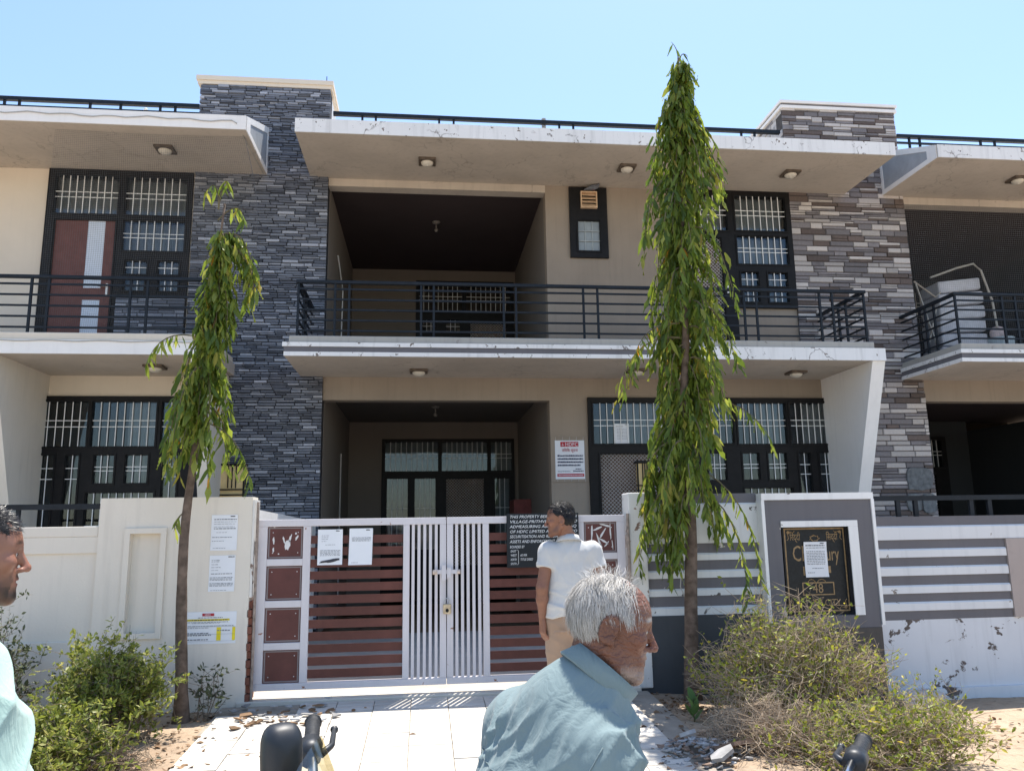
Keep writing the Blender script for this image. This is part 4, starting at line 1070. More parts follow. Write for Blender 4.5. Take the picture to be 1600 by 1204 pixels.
M_TWIG = simple('green_twig', (0.13, 0.11, 0.06), 0.8, 0.3, 9)
LEAF_A = leafmat('ashoka_leaf', [(0.0, (0.070, 0.115, 0.020)), (0.35, (0.125, 0.185, 0.030)), (0.7, (0.20, 0.265, 0.045)), (0.93, (0.30, 0.33, 0.07)), (0.988, (0.31, 0.28, 0.05)), (1.0, (0.42, 0.22, 0.03))], 0.5, 0.38)

def interp(tab, z):
    if z <= tab[0][0]: return tab[0][1]
    for (a, va), (c, vc) in zip(tab, tab[1:]):
        if z <= c: return va+(vc-va)*(z-a)/(c-a)
    return tab[-1][1]
def weeping_tree(label, axis, rprof, tr_r, zlow, ztop, nb, lpb, seed, extra=()):
    """axis: (z, x, y) along the trunk; rprof: (z, radius left, radius right)"""
    rnd = random.Random(seed)
    ax = lambda z: Vector((interp([(a[0], a[1]) for a in axis], z), interp([(a[0], a[2]) for a in axis], z), z))
    base = ax(axis[0][0])
    t = thing('weeping_tree', label, 'tree', base, 'slim weeping trees in front of the wall')
    zs = [axis[0][0]-0.1+(axis[-1][0]-axis[0][0]+0.1)*i/26 for i in range(27)]
    tb = MB()
    pts = []; rs = []
    for i, z in enumerate(zs):
        p = ax(max(z, axis[0][0])); p.z = z
        p += Vector((0.012*math.sin(z*3.1+seed), 0.01*math.cos(z*2.3), 0)); pts.append(p)
        f = (z-axis[0][0])/(axis[-1][0]-axis[0][0]); rs.append(max(0.009, tr_r*(1-f)**0.85*(1+0.35*max(0, 0.06-f)/0.06)))
    tb.tube(pts, rs, 10)
    zt_ = axis[-1][0]; z0_ = axis[0][0]
    tb.v = [(x+0.007*(1-(z-z0_)/(zt_-z0_+0.2))*mnoise(Vector((x*9, y*9, z*5))), y+0.007*(1-(z-z0_)/(zt_-z0_+0.2))*mnoise(Vector((x*9, y*9, z*5+4))), z) for x, y, z in tb.v]
    trunk = tb.build('trunk', M_BARK, t, smooth=True)
    br = MB(); lv = MB()
    rl = lambda z: interp([(a[0], a[1]) for a in rprof], z); rr_ = lambda z: interp([(a[0], a[2]) for a in rprof], z)
    for i in range(nb):
        f = (i+rnd.random())/nb
        z1 = zlow+(ztop-zlow)*f**0.95                     # where the branch hangs to its full spread
        an = rnd.random()*2*math.pi
        cx = math.cos(an)
        R = (rr_(z1) if cx > 0 else rl(z1))*abs(cx)+min(rr_(z1), rl(z1))*0.95*(1-abs(cx))
        R *= rnd.uniform(0.35, 1.0)*max(0.35, 0.75+1.05*mnoise(Vector((z1*2.6+seed, math.cos(an)*1.5, math.sin(an)*1.5))))
        rise = rnd.uniform(0.08, 0.35)
        z0 = min(z1+rise, ztop+0.02)
        a0 = ax(z0)
        out = Vector((math.cos(an), math.sin(an), 0))
        drop = rnd.uniform(0.25, 0.6)*(0.5+0.5*min(1, R/0.4))
        P0 = a0; P1 = a0+out*R*0.65+Vector((0, 0, 0.06)); P2 = ax(z1)+out*R; P3 = P2+out*0.03+Vector((0, 0, -drop))
        path = []
        for k in range(9):
            u = k/8
            q = P0*(1-u)**3+P1*3*u*(1-u)**2+P2*3*u*u*(1-u)+P3*u**3
            path.append(q+Vector((mnoise(q*4), mnoise(q*4+Vector((9, 1, 2))), 0))*0.02)
        br.tube(path, [0.011*(1-u/9.5)*min(1, R/0.3+0.3) for u in range(9)], 4, cap=False)
        for k in range(lpb):
            u = 0.12+0.88*(k+rnd.random())/lpb
            g = min(7, int(u*8)); q = path[g].lerp(path[g+1], u*8-g)
            a2 = rnd.random()*2*math.pi
            spread = rnd.uniform(0.15, 0.62)
            d = Vector((math.cos(a2)*spread, math.sin(a2)*spread, -1))+out*0.12
            L = rnd.uniform(0.075, 0.20); W = L*rnd.uniform(0.14, 0.26)
            leaf_into(lv, q+Vector((rnd.gauss(0, .02), rnd.gauss(0, .02), rnd.gauss(0, .02))), d, Vector((rnd.uniform(-1, 1), rnd.uniform(-1, 1), 0)), L, W, 4, wave=0.3, fold=rnd.uniform(0.1, 0.6))
    for (p0, p1, p2, nl) in extra:                       # single long sprays
        p0, p1, p2 = Vector(p0), Vector(p1), Vector(p2)
        path = [p0*(1-u)**2+p1*2*u*(1-u)+p2*u*u for u in [k/8 for k in range(9)]]
        br.tube(path, [0.008*(1-k/10) for k in range(9)], 4, cap=False)
        for k in range(nl):
            u = 0.25+0.75*(k+rnd.random())/nl
            g = min(7, int(u*8)); q = path[g].lerp(path[g+1], u*8-g); a2 = rnd.random()*6.28
            d = Vector((math.cos(a2)*0.5, math.sin(a2)*0.5, -1)); L = rnd.uniform(0.09, 0.16)
            leaf_into(lv, q, d, Vector((rnd.uniform(-1, 1), rnd.uniform(-1, 1), 0)), L, L*0.2, 3, 0.16, 0.3)
    br.build('branches', M_TWIG, t)
    lv.build('crown', LEAF_A, t, smooth=True)
    return t
weeping_tree('taller weeping tree with dense hanging leaves in front of the grey striped wall',
    [(0.06, 2.26, 6.72), (1.2, 2.29, 6.72), (2.5, 2.34, 6.75), (4.0, 2.40, 6.75), (6.1, 2.46, 6.75)],
    [(1.0, 0.42, 0.34), (1.5, 0.50, 0.50), (2.0, 0.50, 0.64), (2.6, 0.46, 0.58), (3.2, 0.45, 0.52), (4.0, 0.42, 0.44), (4.7, 0.42, 0.42), (5.1, 0.33, 0.40), (5.5, 0.25, 0.30), (5.85, 0.17, 0.20), (6.05, 0.06, 0.07)],
    0.066, 1.45, 6.0, 165, 33, 3,
    extra=[((2.4, 6.75, 2.7), (2.95, 6.7, 2.75), (3.10, 6.65, 2.25), 24), ((2.45, 6.75, 5.45), (2.75, 6.75, 5.5), (2.80, 6.72, 5.0), 16), ((2.35, 6.7, 1.9), (2.75, 6.6, 1.8), (2.72, 6.55, 0.95), 34),
           ((2.3, 6.7, 2.0), (1.85, 6.6, 1.9), (1.80, 6.6, 1.25), 30), ((2.35, 6.7, 2.1), (2.85, 6.6, 1.9), (2.85, 6.55, 1.1), 30), ((2.46, 6.75, 6.05), (2.47, 6.75, 6.2), (2.40, 6.75, 6.27), 2), ((2.46, 6.75, 6.05), (2.5, 6.75, 6.2), (2.56, 6.75, 6.12), 3),
           ((2.3, 6.7, 3.4), (1.85, 6.7, 3.4), (1.84, 6.65, 2.85), 22), ((2.3, 6.7, 1.7), (2.1, 6.55, 1.7), (2.05, 6.5, 1.1), 26)])
weeping_tree('shorter slim weeping tree in front of the cream pier',
    [(0.15, -1.86, 6.62), (0.8, -1.90, 6.62), (1.5, -1.90, 6.63), (2.3, -1.875, 6.64), (3.2, -1.80, 6.65), (3.8, -1.77, 6.65), (4.40, -1.745, 6.65)],
    [(2.0, 0.24, 0.34), (2.4, 0.38, 0.42), (2.9, 0.42, 0.36), (3.15, 0.26, 0.30), (3.4, 0.15, 0.27), (3.9, 0.15, 0.25), (4.1, 0.10, 0.18), (4.2, 0.08, 0.1)],
    0.052, 2.30, 4.1, 62, 30, 6,
    extra=[((-1.79, 6.65, 4.35), (-1.76, 6.65, 4.75), (-1.70, 6.65, 4.55), 10), ((-1.79, 6.65, 4.35), (-1.8, 6.65, 4.72), (-1.92, 6.65, 4.48), 10), ((-1.79, 6.65, 4.25), (-1.6, 6.65, 4.5), (-1.56, 6.62, 4.22), 12),
           ((-1.87, 6.64, 2.5), (-1.5, 6.6, 2.45), (-1.40, 6.6, 1.95), 30), ((-1.87, 6.64, 3.2), (-2.2, 6.6, 3.3), (-2.29, 6.6, 2.95), 22), ((-1.89, 6.63, 2.35), (-2.0, 6.6, 2.3), (-1.96, 6.6, 2.02), 10), ((-1.9, 6.62, 1.75), (-1.97, 6.6, 1.75), (-1.98, 6.58, 1.6), 5)])

# shrubs: curved stems, twigs and small leaves
def shrub(name, label, cat, cx, cy, z0, rx, ry, h, nst, nl, lsize, lm, sm, seed, lean=(0, 0), twig=1.0, wild=0.0, group=None, inner=0.0, leafr=(0.35, 1.0), flat=1.0):
    rnd = random.Random(seed)
    t = thing(name, label, cat, (cx, cy, z0), group)
    st = MB(); lv = MB(); tips = []
    for i in range(nst):
        a = rnd.random()*6.283; r = rnd.random()**0.5
        ex = cx+math.cos(a)*rx*r+lean[0]*rnd.random(); ey = cy+math.sin(a)*ry*r+lean[1]*rnd.random()
        top = z0+h*(1-0.55*r*r*flat)*rnd.uniform(0.55, 1.0)
        b0 = Vector((cx+rnd.gauss(0, rx*0.22), cy+rnd.gauss(0, ry*0.22), z0-0.03))
        e = Vector((ex, ey, top)); m = b0.lerp(e, 0.5)+Vector((rnd.gauss(0, .05+wild), rnd.gauss(0, .05+wild), 0.12*h+rnd.gauss(0, wild)))
        path = [b0*(1-u)**2+m*2*u*(1-u)+e*u*u for u in [k/7 for k in range(8)]]
        r0 = rnd.uniform(0.003, 0.006)
        st.tube(path, [r0*(1-k/9) for k in range(8)], 3, cap=False)
        tips.append(path)
        for q in range(int(3*twig)):                     # side twigs
            u = rnd.uniform(0.3, 1.0); g = min(6, int(u*7)); p = path[g].lerp(path[g+1], u*7-g)
            d = Vector((rnd.gauss(0, 1), rnd.gauss(0, 1), rnd.gauss(0.35, 0.6))).normalized()*rnd.uniform(0.08, 0.24)
            mid = p+d*0.5+Vector((rnd.gauss(0, .02), rnd.gauss(0, .02), rnd.gauss(0, .02))); tw = [p, mid, p+d]
            st.tube(tw, [0.0022, 0.0018, 0.001], 3, cap=False); tips.append(tw)
    for i in range(nl):
        path = rnd.choice(tips); n = len(path)-1
        u = rnd.uniform(*leafr); g = min(n-1, int(u*n)); p = path[g].lerp(path[g+1], u*n-g)
        d = Vector((rnd.gauss(0, 1), rnd.gauss(0, 1), rnd.gauss(0.5, 0.7)))
        L = lsize*rnd.uniform(0.6, 1.25)
        leaf_into(lv, p+Vector((rnd.gauss(0, .012), rnd.gauss(0, .012), rnd.gauss(0, .012))), d, Vector((rnd.uniform(-1, 1), rnd.uniform(-1, 1), rnd.uniform(-.5, .5))), L, L*rnd.uniform(0.38, 0.55), 2, 0, 0.3)
    st.build('stems', sm, t); lv.build('foliage', lm, t)
    return t
LEAF_B = leafmat('hedge_leaf', [(0.0, (0.095, 0.130, 0.026)), (0.5, (0.185, 0.220, 0.042)), (0.85, (0.28, 0.30, 0.075)), (1.0, (0.38, 0.36, 0.13))], 0.42, 0.45)
LEAF_C = leafmat('grey_green_leaf', [(0.0, (0.035, 0.05, 0.022)), (0.6, (0.075, 0.095, 0.045)), (1.0, (0.15, 0.16, 0.09))], 0.25, 0.55)
LEAF_D = leafmat('lime_leaf', [(0.0, (0.10, 0.135, 0.02)), (0.5, (0.20, 0.245, 0.035)), (0.9, (0.32, 0.33, 0.06)), (1.0, (0.46, 0.40, 0.07))], 0.4, 0.45)
M_DRYST = simple('dry_stems', (0.36, 0.28, 0.20), 0.9, 0.35, 12)
M_STEMB = simple('brown_stems', (0.20, 0.155, 0.11), 0.9, 0.3, 12)
BG = 'bushes along the wall'
shrub('shrub', 'round leafy green bush in front of the cream wall beside the slim tree', 'bush', -2.22, 6.2, 0.1, 0.47, 0.36, 0.94, 160, 8200, 0.042, LEAF_B, M_STEMB, 5, group=BG, leafr=(0.45, 1.0))
shrub('shrub', 'low yellow-green bush nearest the camera at the lower left', 'bush', -2.42, 5.35, 0.06, 0.70, 0.40, 0.60, 140, 8500, 0.042, LEAF_B, M_STEMB, 6, group=BG, leafr=(0.4, 1.0))
shrub('shrub', 'dusty grey-green bush against the cream wall at the left edge', 'bush', -3.22, 6.55, 0.1, 0.42, 0.24, 1.05, 60, 2200, 0.04, LEAF_C, M_STEMB, 8, group=BG, wild=0.05, leafr=(0.3, 1.0))
shrub('sapling', 'thin sapling between the slim tree and the gate jamb', 'sapling', -1.68, 6.66, 0.16, 0.16, 0.12, 0.52, 8, 190, 0.045, LEAF_C, M_STEMB, 9, twig=1.6, leafr=(0.5, 1.0))
shrub('shrub', 'big tangled bush of pale stems and lime leaves before the nameplate pier', 'bush', 2.86, 6.15, 0.03, 0.84, 0.52, 1.10, 460, 5600, 0.040, LEAF_D, M_DRYST, 12, wild=0.14, twig=2.6, group=BG, leafr=(0.3, 1.0), flat=1.1)
shrub('shrub', 'sprawling lime-leaved bush spreading over the sand at lower right', 'bush', 2.95, 5.15, 0.0, 0.90, 0.42, 0.46, 230, 3600, 0.040, LEAF_D, M_DRYST, 14, wild=0.11, twig=2.4, group=BG, leafr=(0.3, 1.0))
shrub('shrub', 'low straggling shoots reaching along the white wall foot', 'bush', 3.85, 6.0, 0.0, 0.45, 0.35, 0.40, 34, 520, 0.036, LEAF_D, M_DRYST, 16, wild=0.08, twig=1.5, group=BG)
shrub('dry_brush', 'dry brown brushwood heap under the lime-leaved bush', 'brushwood', 2.38, 5.45, 0.02, 0.46, 0.46, 0.46, 300, 60, 0.03, LEAF_C, M_DRYST, 18, wild=0.12, twig=1.5)
shrub('dry_brush', 'small heap of dry twigs under the low left bush', 'brushwood', -1.95, 5.45, 0.06, 0.28, 0.22, 0.26, 110, 40, 0.03, LEAF_C, M_STEMB, 19, wild=0.08, twig=1.2)
# milkweed seedling with broad leaves beside the trunk
mw = thing('seedling', 'broad-leaved green seedling at the edge of the ramp', 'plant', (2.03, 6.05, 0.12))
b = MB(); rnd = random.Random(1)
for i in range(7):
    a = i*2.4; d = Vector((math.cos(a)*0.8, math.sin(a)*0.8, 0.9+0.1*i))
    leaf_into(b, Vector((2.03, 6.05, 0.14+i*0.022)), d, Vector((-math.sin(a), math.cos(a), 0)), 0.12, 0.065, 4, 0, 0.2)
b.build('leaves', leafmat('milkweed_leaf', [(0, (0.09, 0.17, 0.05)), (1, (0.15, 0.25, 0.08))], 0.3, 0.4), mw, smooth=True)
MB().tube([(2.03, 6.05, 0.08), (2.03, 6.05, 0.30)], [0.006, 0.003], 5).build('stem', M_TWIG, mw)

# litter and rubble
lt2 = thing('leaf_litter', 'dry leaf litter and twigs on the sand around the bushes', 'litter', (0, 6, 0.05)); tag(lt2, kind='stuff')
zz = lambda x, y: gh(x, y)+0.004
for k, (n, cx, cy, sx, sy) in enumerate(((420, 2.6, 5.7, 0.6, 0.4), (200, 2.1, 6.6, 0.25, 0.2), (260, -2.0, 5.9, 0.5, 0.35), (160, 4.6, 5.9, 0.7, 0.5), (90, -1.75, 6.75, 0.2, 0.1))):
    bs = chips('x', n, cx, cy, sx, sy, 0.010, 0.032, [M_DRY], zz, 40+k, thick=(0.0008, 0.002), tilt=0.8)
    bs[0].build('dry_leaves', M_DRY, lt2)
rub = thing('rubble_heap', 'heap of broken stone chips beside the ramp behind the old man', 'rubble', (1.75, 5.35, 0.1)); tag(rub, kind='stuff')
zr = lambda x, y: 0.09+0.07*math.exp(-(((x-1.82)/0.28)**2+((y-5.38)/0.22)**2))
bs = chips('x', 330, 1.82, 5.36, 0.19, 0.16, 0.012, 0.042, [M_CHIPA, M_CHIPB, M_CHIPA], zr, 77, tilt=0.7)
for bb, m in zip(bs, (M_CHIPA, M_CHIPB, M_PAPER if False else M_CHIPA)): bb.build('chips', m, rub)
rnd = random.Random(4)
for i, (x, y, s, l) in enumerate(((2.02, 5.25, 0.12, 'long broken slate slab leaning on the rubble heap'), (1.88, 5.12, 0.10, 'pale broken stone piece at the front of the rubble heap'), (1.78, 5.48, 0.07, 'white stone chip on top of the rubble heap'))):
    k = 6; b = MB(); a0 = rnd.random()*6
    q = Quaternion((rnd.uniform(-1, 1), rnd.uniform(-1, 1), 0.2), 0.45)
    ring = []
    for j in range(k):
        a = a0+6.283*j/k; r = s*rnd.uniform(0.7, 1.15); ring.append(Vector((math.cos(a)*r*(1.5 if i == 0 else 1), math.sin(a)*r*0.6, 0)))
    base = Vector((x, y, zr(x, y)+0.04))
    b.add([base+q @ p+q @ Vector((0, 0, 0.025)) for p in ring]+[base+q @ p for p in ring], [tuple(range(k)), tuple(reversed(range(k, 2*k)))]+[(j, j+k, (j+1) % k+k, (j+1) % k) for j in range(k)])
    tag(b.build('broken_slab', M_CHIPA if i else M_CHIPB), l, 'stone')
cp = MB().tube([(4.02, 6.62, 0.07), (4.10, 6.63, 0.075), (4.35, 6.66, 0.08), (4.45, 6.67, 0.07)], [0.075, 0.088, 0.09, 0.07], 14)
tag(cp.build('concrete_lump', simple('pale_concrete', (0.40, 0.38, 0.36), 0.9, 0.15, 9, bump=0.3), None, smooth=False, bevel=0.01), 'rounded grey concrete lump at the foot of the white wall', 'concrete')
# ------------------------------------------------------------------ people (signed-distance sculpting)
def _v(a): return np.array(a, dtype=np.float32)
def sd_rc(P, a, b, r1, r2):
    a = _v(a); b = _v(b); ab = b-a; L = float(ab @ ab)+1e-9
    t = np.clip(((P-a) @ ab)/L, 0, 1)
    d = P-a-t[:, None]*ab
    return np.sqrt((d*d).sum(1))-(r1+(r2-r1)*t)
def sd_el(P, c, r, R=None):
    q = P-_v(c)
    if R is not None: q = q @ R.astype(np.float32)       # columns of R are the axes
    r = _v(r)
    k0 = np.sqrt(((q/r)**2).sum(1)); k1 = np.sqrt(((q/(r*r))**2).sum(1))+1e-9
    return k0*(k0-1)/k1
def sd_tor(P, c, R, major, ra, rb, sx=1.0):
    q = (P-_v(c)) @ R.astype(np.float32)
    rr = np.sqrt((q[:, 0]/sx)**2+q[:, 1]**2)-major
    k0 = np.sqrt((rr/ra)**2+(q[:, 2]/rb)**2)
    return (k0-1)*min(ra, rb)
def smin(a, b, k):
    if k <= 0: return np.minimum(a, b)
    h = np.clip(0.5+0.5*(b-a)/k, 0, 1)
    return b*(1-h)+a*h-k*h*(1-h)
def sdf(prims):
    def f(P):
        d = np.full(len(P), 9.0, np.float32)
        for p in prims:
            t = p[0]
            if t == 'rc': e = sd_rc(P, *p[1:5])
            elif t == 'el': e = sd_el(P, *p[1:4])
            elif t == 'tor': e = sd_tor(P, *p[1:7])
            elif t == 'cut':                              # keep the side where n.(p-c) < 0
                d = np.maximum(d, (P-_v(p[1])) @ _v(p[2])); continue
            elif t == 'sub':
                e = sd_el(P, *p[1:4]); k = p[4]; d = -smin(-d, e, k); continue
            if len(p) > 7 and p[7] is not None and t == 'rc':
                for (c, n) in p[7]: e = np.maximum(e, (P-_v(c)) @ _v(n))
            k = p[5] if t == 'rc' else p[4] if t == 'el' else p[7]
            d = smin(d, e, k)
        return d
    return f
def surfnet(f, lo, hi, h, B=8):
    lo = np.array(lo, float); hi = np.array(hi, float)
    n = np.ceil((hi-lo)/h/B).astype(int)*B+1
    G = np.full(n, 1.0, np.float32)
    nb = (n-1)//B
    ci = np.stack(np.meshgrid(*[np.arange(k) for k in nb], indexing='ij'), -1).reshape(-1, 3)
    cc = (lo+(ci*B+B/2)*h).astype(np.float32)
    dc = f(cc)
    act = np.abs(dc) < h*B*0.866*1.7+0.01
    for i in np.nonzero(~act)[0]:
        x, y, z = ci[i]*B
        if dc[i] < 0: G[x:x+B+1, y:y+B+1, z:z+B+1] = -1.0
    off = np.stack(np.meshgrid(*[np.arange(B+1)]*3, indexing='ij'), -1).reshape(-1, 3)
    A = ci[act]
    for s in range(0, len(A), 60):
        blk = A[s:s+60]
        idx = (blk[:, None, :]*B+off[None]).reshape(-1, 3)
        G[idx[:, 0], idx[:, 1], idx[:, 2]] = f((lo+idx*h).astype(np.float32))
    S = G < 0
    m = S[:-1, :-1, :-1].astype(np.int8)
    cnt = np.zeros(np.array(G.shape)-1, np.int8)
    for dx in (0, 1):
        for dy in (0, 1):
            for dz in (0, 1):
                cnt += S[dx:S.shape[0]-1+dx, dy:S.shape[1]-1+dy, dz:S.shape[2]-1+dz]
    cells = np.argwhere((cnt > 0) & (cnt < 8))
    vid = np.full(cnt.shape, -1, np.int64); vid[cells[:, 0], cells[:, 1], cells[:, 2]] = np.arange(len(cells))
    acc = np.zeros((len(cells), 3)); num = np.zeros(len(cells))
    cor = [(0,0,0),(1,0,0),(0,1,0),(1,1,0),(0,0,1),(1,0,1),(0,1,1),(1,1,1)]
    val = [G[cells[:, 0]+c[0], cells[:, 1]+c[1], cells[:, 2]+c[2]] for c in cor]
    for i in range(8):
        for j in range(i+1, 8):
            if sum(abs(cor[i][k]-cor[j][k]) for k in range(3)) != 1: continue
            a, b = val[i], val[j]; x = (a < 0) != (b < 0)
            t = np.where(x, a/np.where(x, a-b, 1), 0)
            p = np.array(cor[i])+t[:, None]*(np.array(cor[j])-np.array(cor[i]))
            acc[x] += p[x]; num[x] += 1
    V = lo+(cells+acc/num[:, None])*h
    F = []
    for ax in range(3):
        o1, o2 = [(1, 2), (2, 0), (0, 1)][ax]
        sl0 = [slice(None)]*3; sl1 = [slice(None)]*3
        sl0[ax] = slice(0, -1); sl1[ax] = slice(1, None)
        a = S[tuple(sl0)]; b = S[tuple(sl1)]
        E = np.argwhere(a != b)
        ok = np.all(E > 0, 1) | True
        E = E[(E[:, o1] > 0) & (E[:, o2] > 0) & (E[:, o1] < S.shape[o1]-1) & (E[:, o2] < S.shape[o2]-1)]
        fl = a[E[:, 0], E[:, 1], E[:, 2]]
        q = []
        for d1, d2 in ((-1, -1), (0, -1), (0, 0), (-1, 0)):
            e = E.copy(); e[:, o1] += d1; e[:, o2] += d2; q.append(vid[e[:, 0], e[:, 1], e[:, 2]])
        q = np.stack(q, 1); q[~fl] = q[~fl][:, ::-1]
        F.append(q)
    return V, np.concatenate(F)
def np_mesh(name, V, F, m, parent, cols=None, disp=None, smooth=True):
    if disp is not None:
        T = np.zeros_like(V)
        a = V[F[:, 0]]; b = V[F[:, 1]]; c = V[F[:, 2]]; nn = np.cross(b-a, c-a)
        for k in range(4): np.add.at(T, F[:, k], nn)
        T /= (np.linalg.norm(T, axis=1)[:, None]+1e-9)
        V = V+T*disp(V, T)[:, None]
    o_ = np.array(org(parent))
    me = bpy.data.meshes.new(name); me.from_pydata((V-o_).tolist(), [], F.tolist()); me.materials.append(m)
    me.polygons.foreach_set('use_smooth', [smooth]*len(me.polygons))
    if cols is not None:
        at = me.color_attributes.new('Col', 'FLOAT_COLOR', 'POINT')
        c4 = np.ones((len(V), 4), np.float32); c4[:, :3] = cols(V); at.data.foreach_set('color', c4.ravel())
    me.update()
    return addobj(name, me, parent)
def bounds(prims, pad):
    pts = []
    for p in prims:
        if p[0] == 'rc':
            for q, r in ((p[1], p[3]), (p[2], p[4])): pts += [np.array(q)-r, np.array(q)+r]
        elif p[0] == 'el': r = max(p[2]); pts += [np.array(p[1])-r, np.array(p[1])+r]
        elif p[0] == 'tor': r = p[3]*1.3+max(p[4], p[5]); pts += [np.array(p[1])-r, np.array(p[1])+r]
    pts = np.array(pts); return pts.min(0)-pad, pts.max(0)+pad

def frame(f, u):
    f = Vector(f).normalized(); u = Vector(u); u = (u-f*u.dot(f)).normalized(); l = u.cross(f)
    return np.array([list(f), list(l), list(u)]).T        # columns: forward, left, up
class Head:
    def __init__(s, O, f, u, sc=0.95): s.O = np.array(O, float); s.R = frame(f, u); s.s = sc
    def w(s, p): return s.O+s.R @ (np.array(p, float)*s.s)
    def loc(s, V): return ((V-s.O) @ s.R)/s.s
    def prims(s, old=False):
        w, k = s.w, s.s; R = s.R
        def el(c, r, kk=0.02, rot=None): return ('el', w(c), [x*k for x in r], R if rot is None else R @ rot, kk*k)
        def rc(a, b, r1, r2, kk=0.015): return ('rc', w(a), w(b), r1*k, r2*k, kk*k)
        P = [el((-0.012, 0, 0.033), (0.098, 0.076, 0.088), 0.0), el((0.038, 0, 0.028), (0.056, 0.064, 0.062), 0.03), el((0.034, 0, -0.04), (0.055, 0.058, 0.08), 0.03)]
        for y in (1, -1):
            P += [rc((-0.005, y*0.056, -0.052), (0.03, y*0.046, -0.088), 0.018, 0.018, 0.025), rc((0.03, y*0.045, -0.088), (0.076, y*0.012, -0.106), 0.018, 0.016, 0.025)]
            P += [el((0.066, y*0.046, -0.018), (0.022, 0.02, 0.018), 0.022), rc((0.084, y*0.008, 0.023), (0.070, y*0.046, 0.024), 0.011, 0.009, 0.014)]
        P += [el((0.078, 0, -0.108), (0.018, 0.02, 0.016), 0.02), el((0.079, 0, -0.066), (0.018, 0.03, 0.026), 0.02)]
        for y in (1, -1): P.append(('sub', w((0.098, y*0.031, 0.004)), [0.017*k, 0.017*k, 0.011*k], R, 0.012*k))
        for y in (1, -1):
            P += [el((0.0745, y*0.031, 0.003), (0.0138, 0.0148, 0.0132), 0.003)]
            P += [rc((0.079, y*0.016, 0.009), (0.086, y*0.030, 0.0125), 0.0034, 0.0038, 0.004), rc((0.086, y*0.030, 0.0125), (0.076, y*0.046, 0.007), 0.0038, 0.0034, 0.004)]
            P += [rc((0.080, y*0.018, -0.006), (0.084, y*0.031, -0.009), 0.003, 0.003, 0.005), rc((0.084, y*0.031, -0.009), (0.073, y*0.046, -0.003), 0.003, 0.003, 0.005)]
        P += [rc((0.090, 0, 0.012), (0.113, 0, -0.030), 0.0085, 0.0105, 0.010), el((0.115, 0, -0.034), (0.0105, 0.0115, 0.0095), 0.007)]
        for y in (1, -1): P.append(el((0.102, y*0.0125, -0.038), (0.010, 0.0075, 0.0075), 0.006))
        for y in (1, -1): P.append(('sub', w((0.106, y*0.0065, -0.0475)), [0.005*k, 0.0035*k, 0.005*k], R, 0.003*k))
        P += [rc((0.093, 0.0, -0.0615), (0.082, 0.021, -0.067), 0.0065, 0.003, 0.006), rc((0.093, 0.0, -0.0615), (0.082, -0.021, -0.067), 0.0065, 0.003, 0.006),
              rc((0.0905, 0.0, -0.0745), (0.081, 0.019, -0.071), 0.0070, 0.003, 0.005), rc((0.0905, 0.0, -0.0745), (0.081, -0.019, -0.071), 0.0070, 0.003, 0.005)]
        P.append(('sub', w((0.101, 0, -0.0682)), [0.010*k, 0.022*k, 0.0016*k], R, 0.003*k))
        for y in (1, -1):
            an = 0.25; ro = np.array([[math.cos(an), 0, math.sin(an)], [0, 1, 0], [-math.sin(an), 0, math.cos(an)]])
            P += [el((-0.008, y*0.0785, -0.006), (0.018, 0.0055, 0.031), 0.006, ro)]
            RT = R @ ro @ np.array([[0, 1, 0], [0, 0, 1], [1, 0, 0]], float)
            P.append(('tor', w((-0.010, y*0.083, -0.002)), RT, 0.0185*k, 0.0048*k, 0.0062*k, 1.6, 0.005*k))
            P += [rc((0.004, y*0.076, -0.032), (0.0, y*0.080, -0.036), 0.0075, 0.007, 0.006), rc((0.009, y*0.076, -0.014), (0.008, y*0.079, -0.004), 0.005, 0.004, 0.004)]
            P.append(('sub', w((-0.003, y*0.092, -0.010)), [0.009*k, 0.010*k, 0.015*k], R, 0.004*k))
        return P
def skin_cols(hd, skin, beard=None, beardcol=(0.02, 0.015, 0.012), lipmul=(0.95, 0.72, 0.70)):
    sk = np.array(skin)
    def f(V):
        L = hd.loc(V); x, y, z = L[:, 0], np.abs(L[:, 1]), L[:, 2]
        c = np.repeat(sk[None], len(V), 0)
        red = np.exp(-((x-0.11)**2+y**2+(z+0.034)**2)/0.0004)+0.6*np.exp(-((x-0.07)**2+(y-0.045)**2+(z+0.02)**2)/0.0007)
        c = c*(1+red[:, None]*np.array([0.12, -0.05, -0.06]))
        lip = np.exp(-(((z+0.068)/0.010)**4+(y/0.024)**4))*(x > 0.075)
        c = c*(1-lip[:, None]*(1-np.array(lipmul)))
        brow = np.exp(-(((z-0.030-0.004*np.sin(y*60))/0.0055)**4+((y-0.030)/0.021)**4))*(x > 0.05)
        if beard is not None:
            b = np.clip(beard(x, y, z), 0, 1)
            c = c*(1-b[:, None])+np.array(beardcol)*b[:, None]
        bc = np.array(beardcol) if beard is not None and np.mean(beardcol) > 0.2 else np.array((0.018, 0.014, 0.012))
        c = c*(1-0.85*brow[:, None])+bc*0.85*brow[:, None]
        return c
    return f
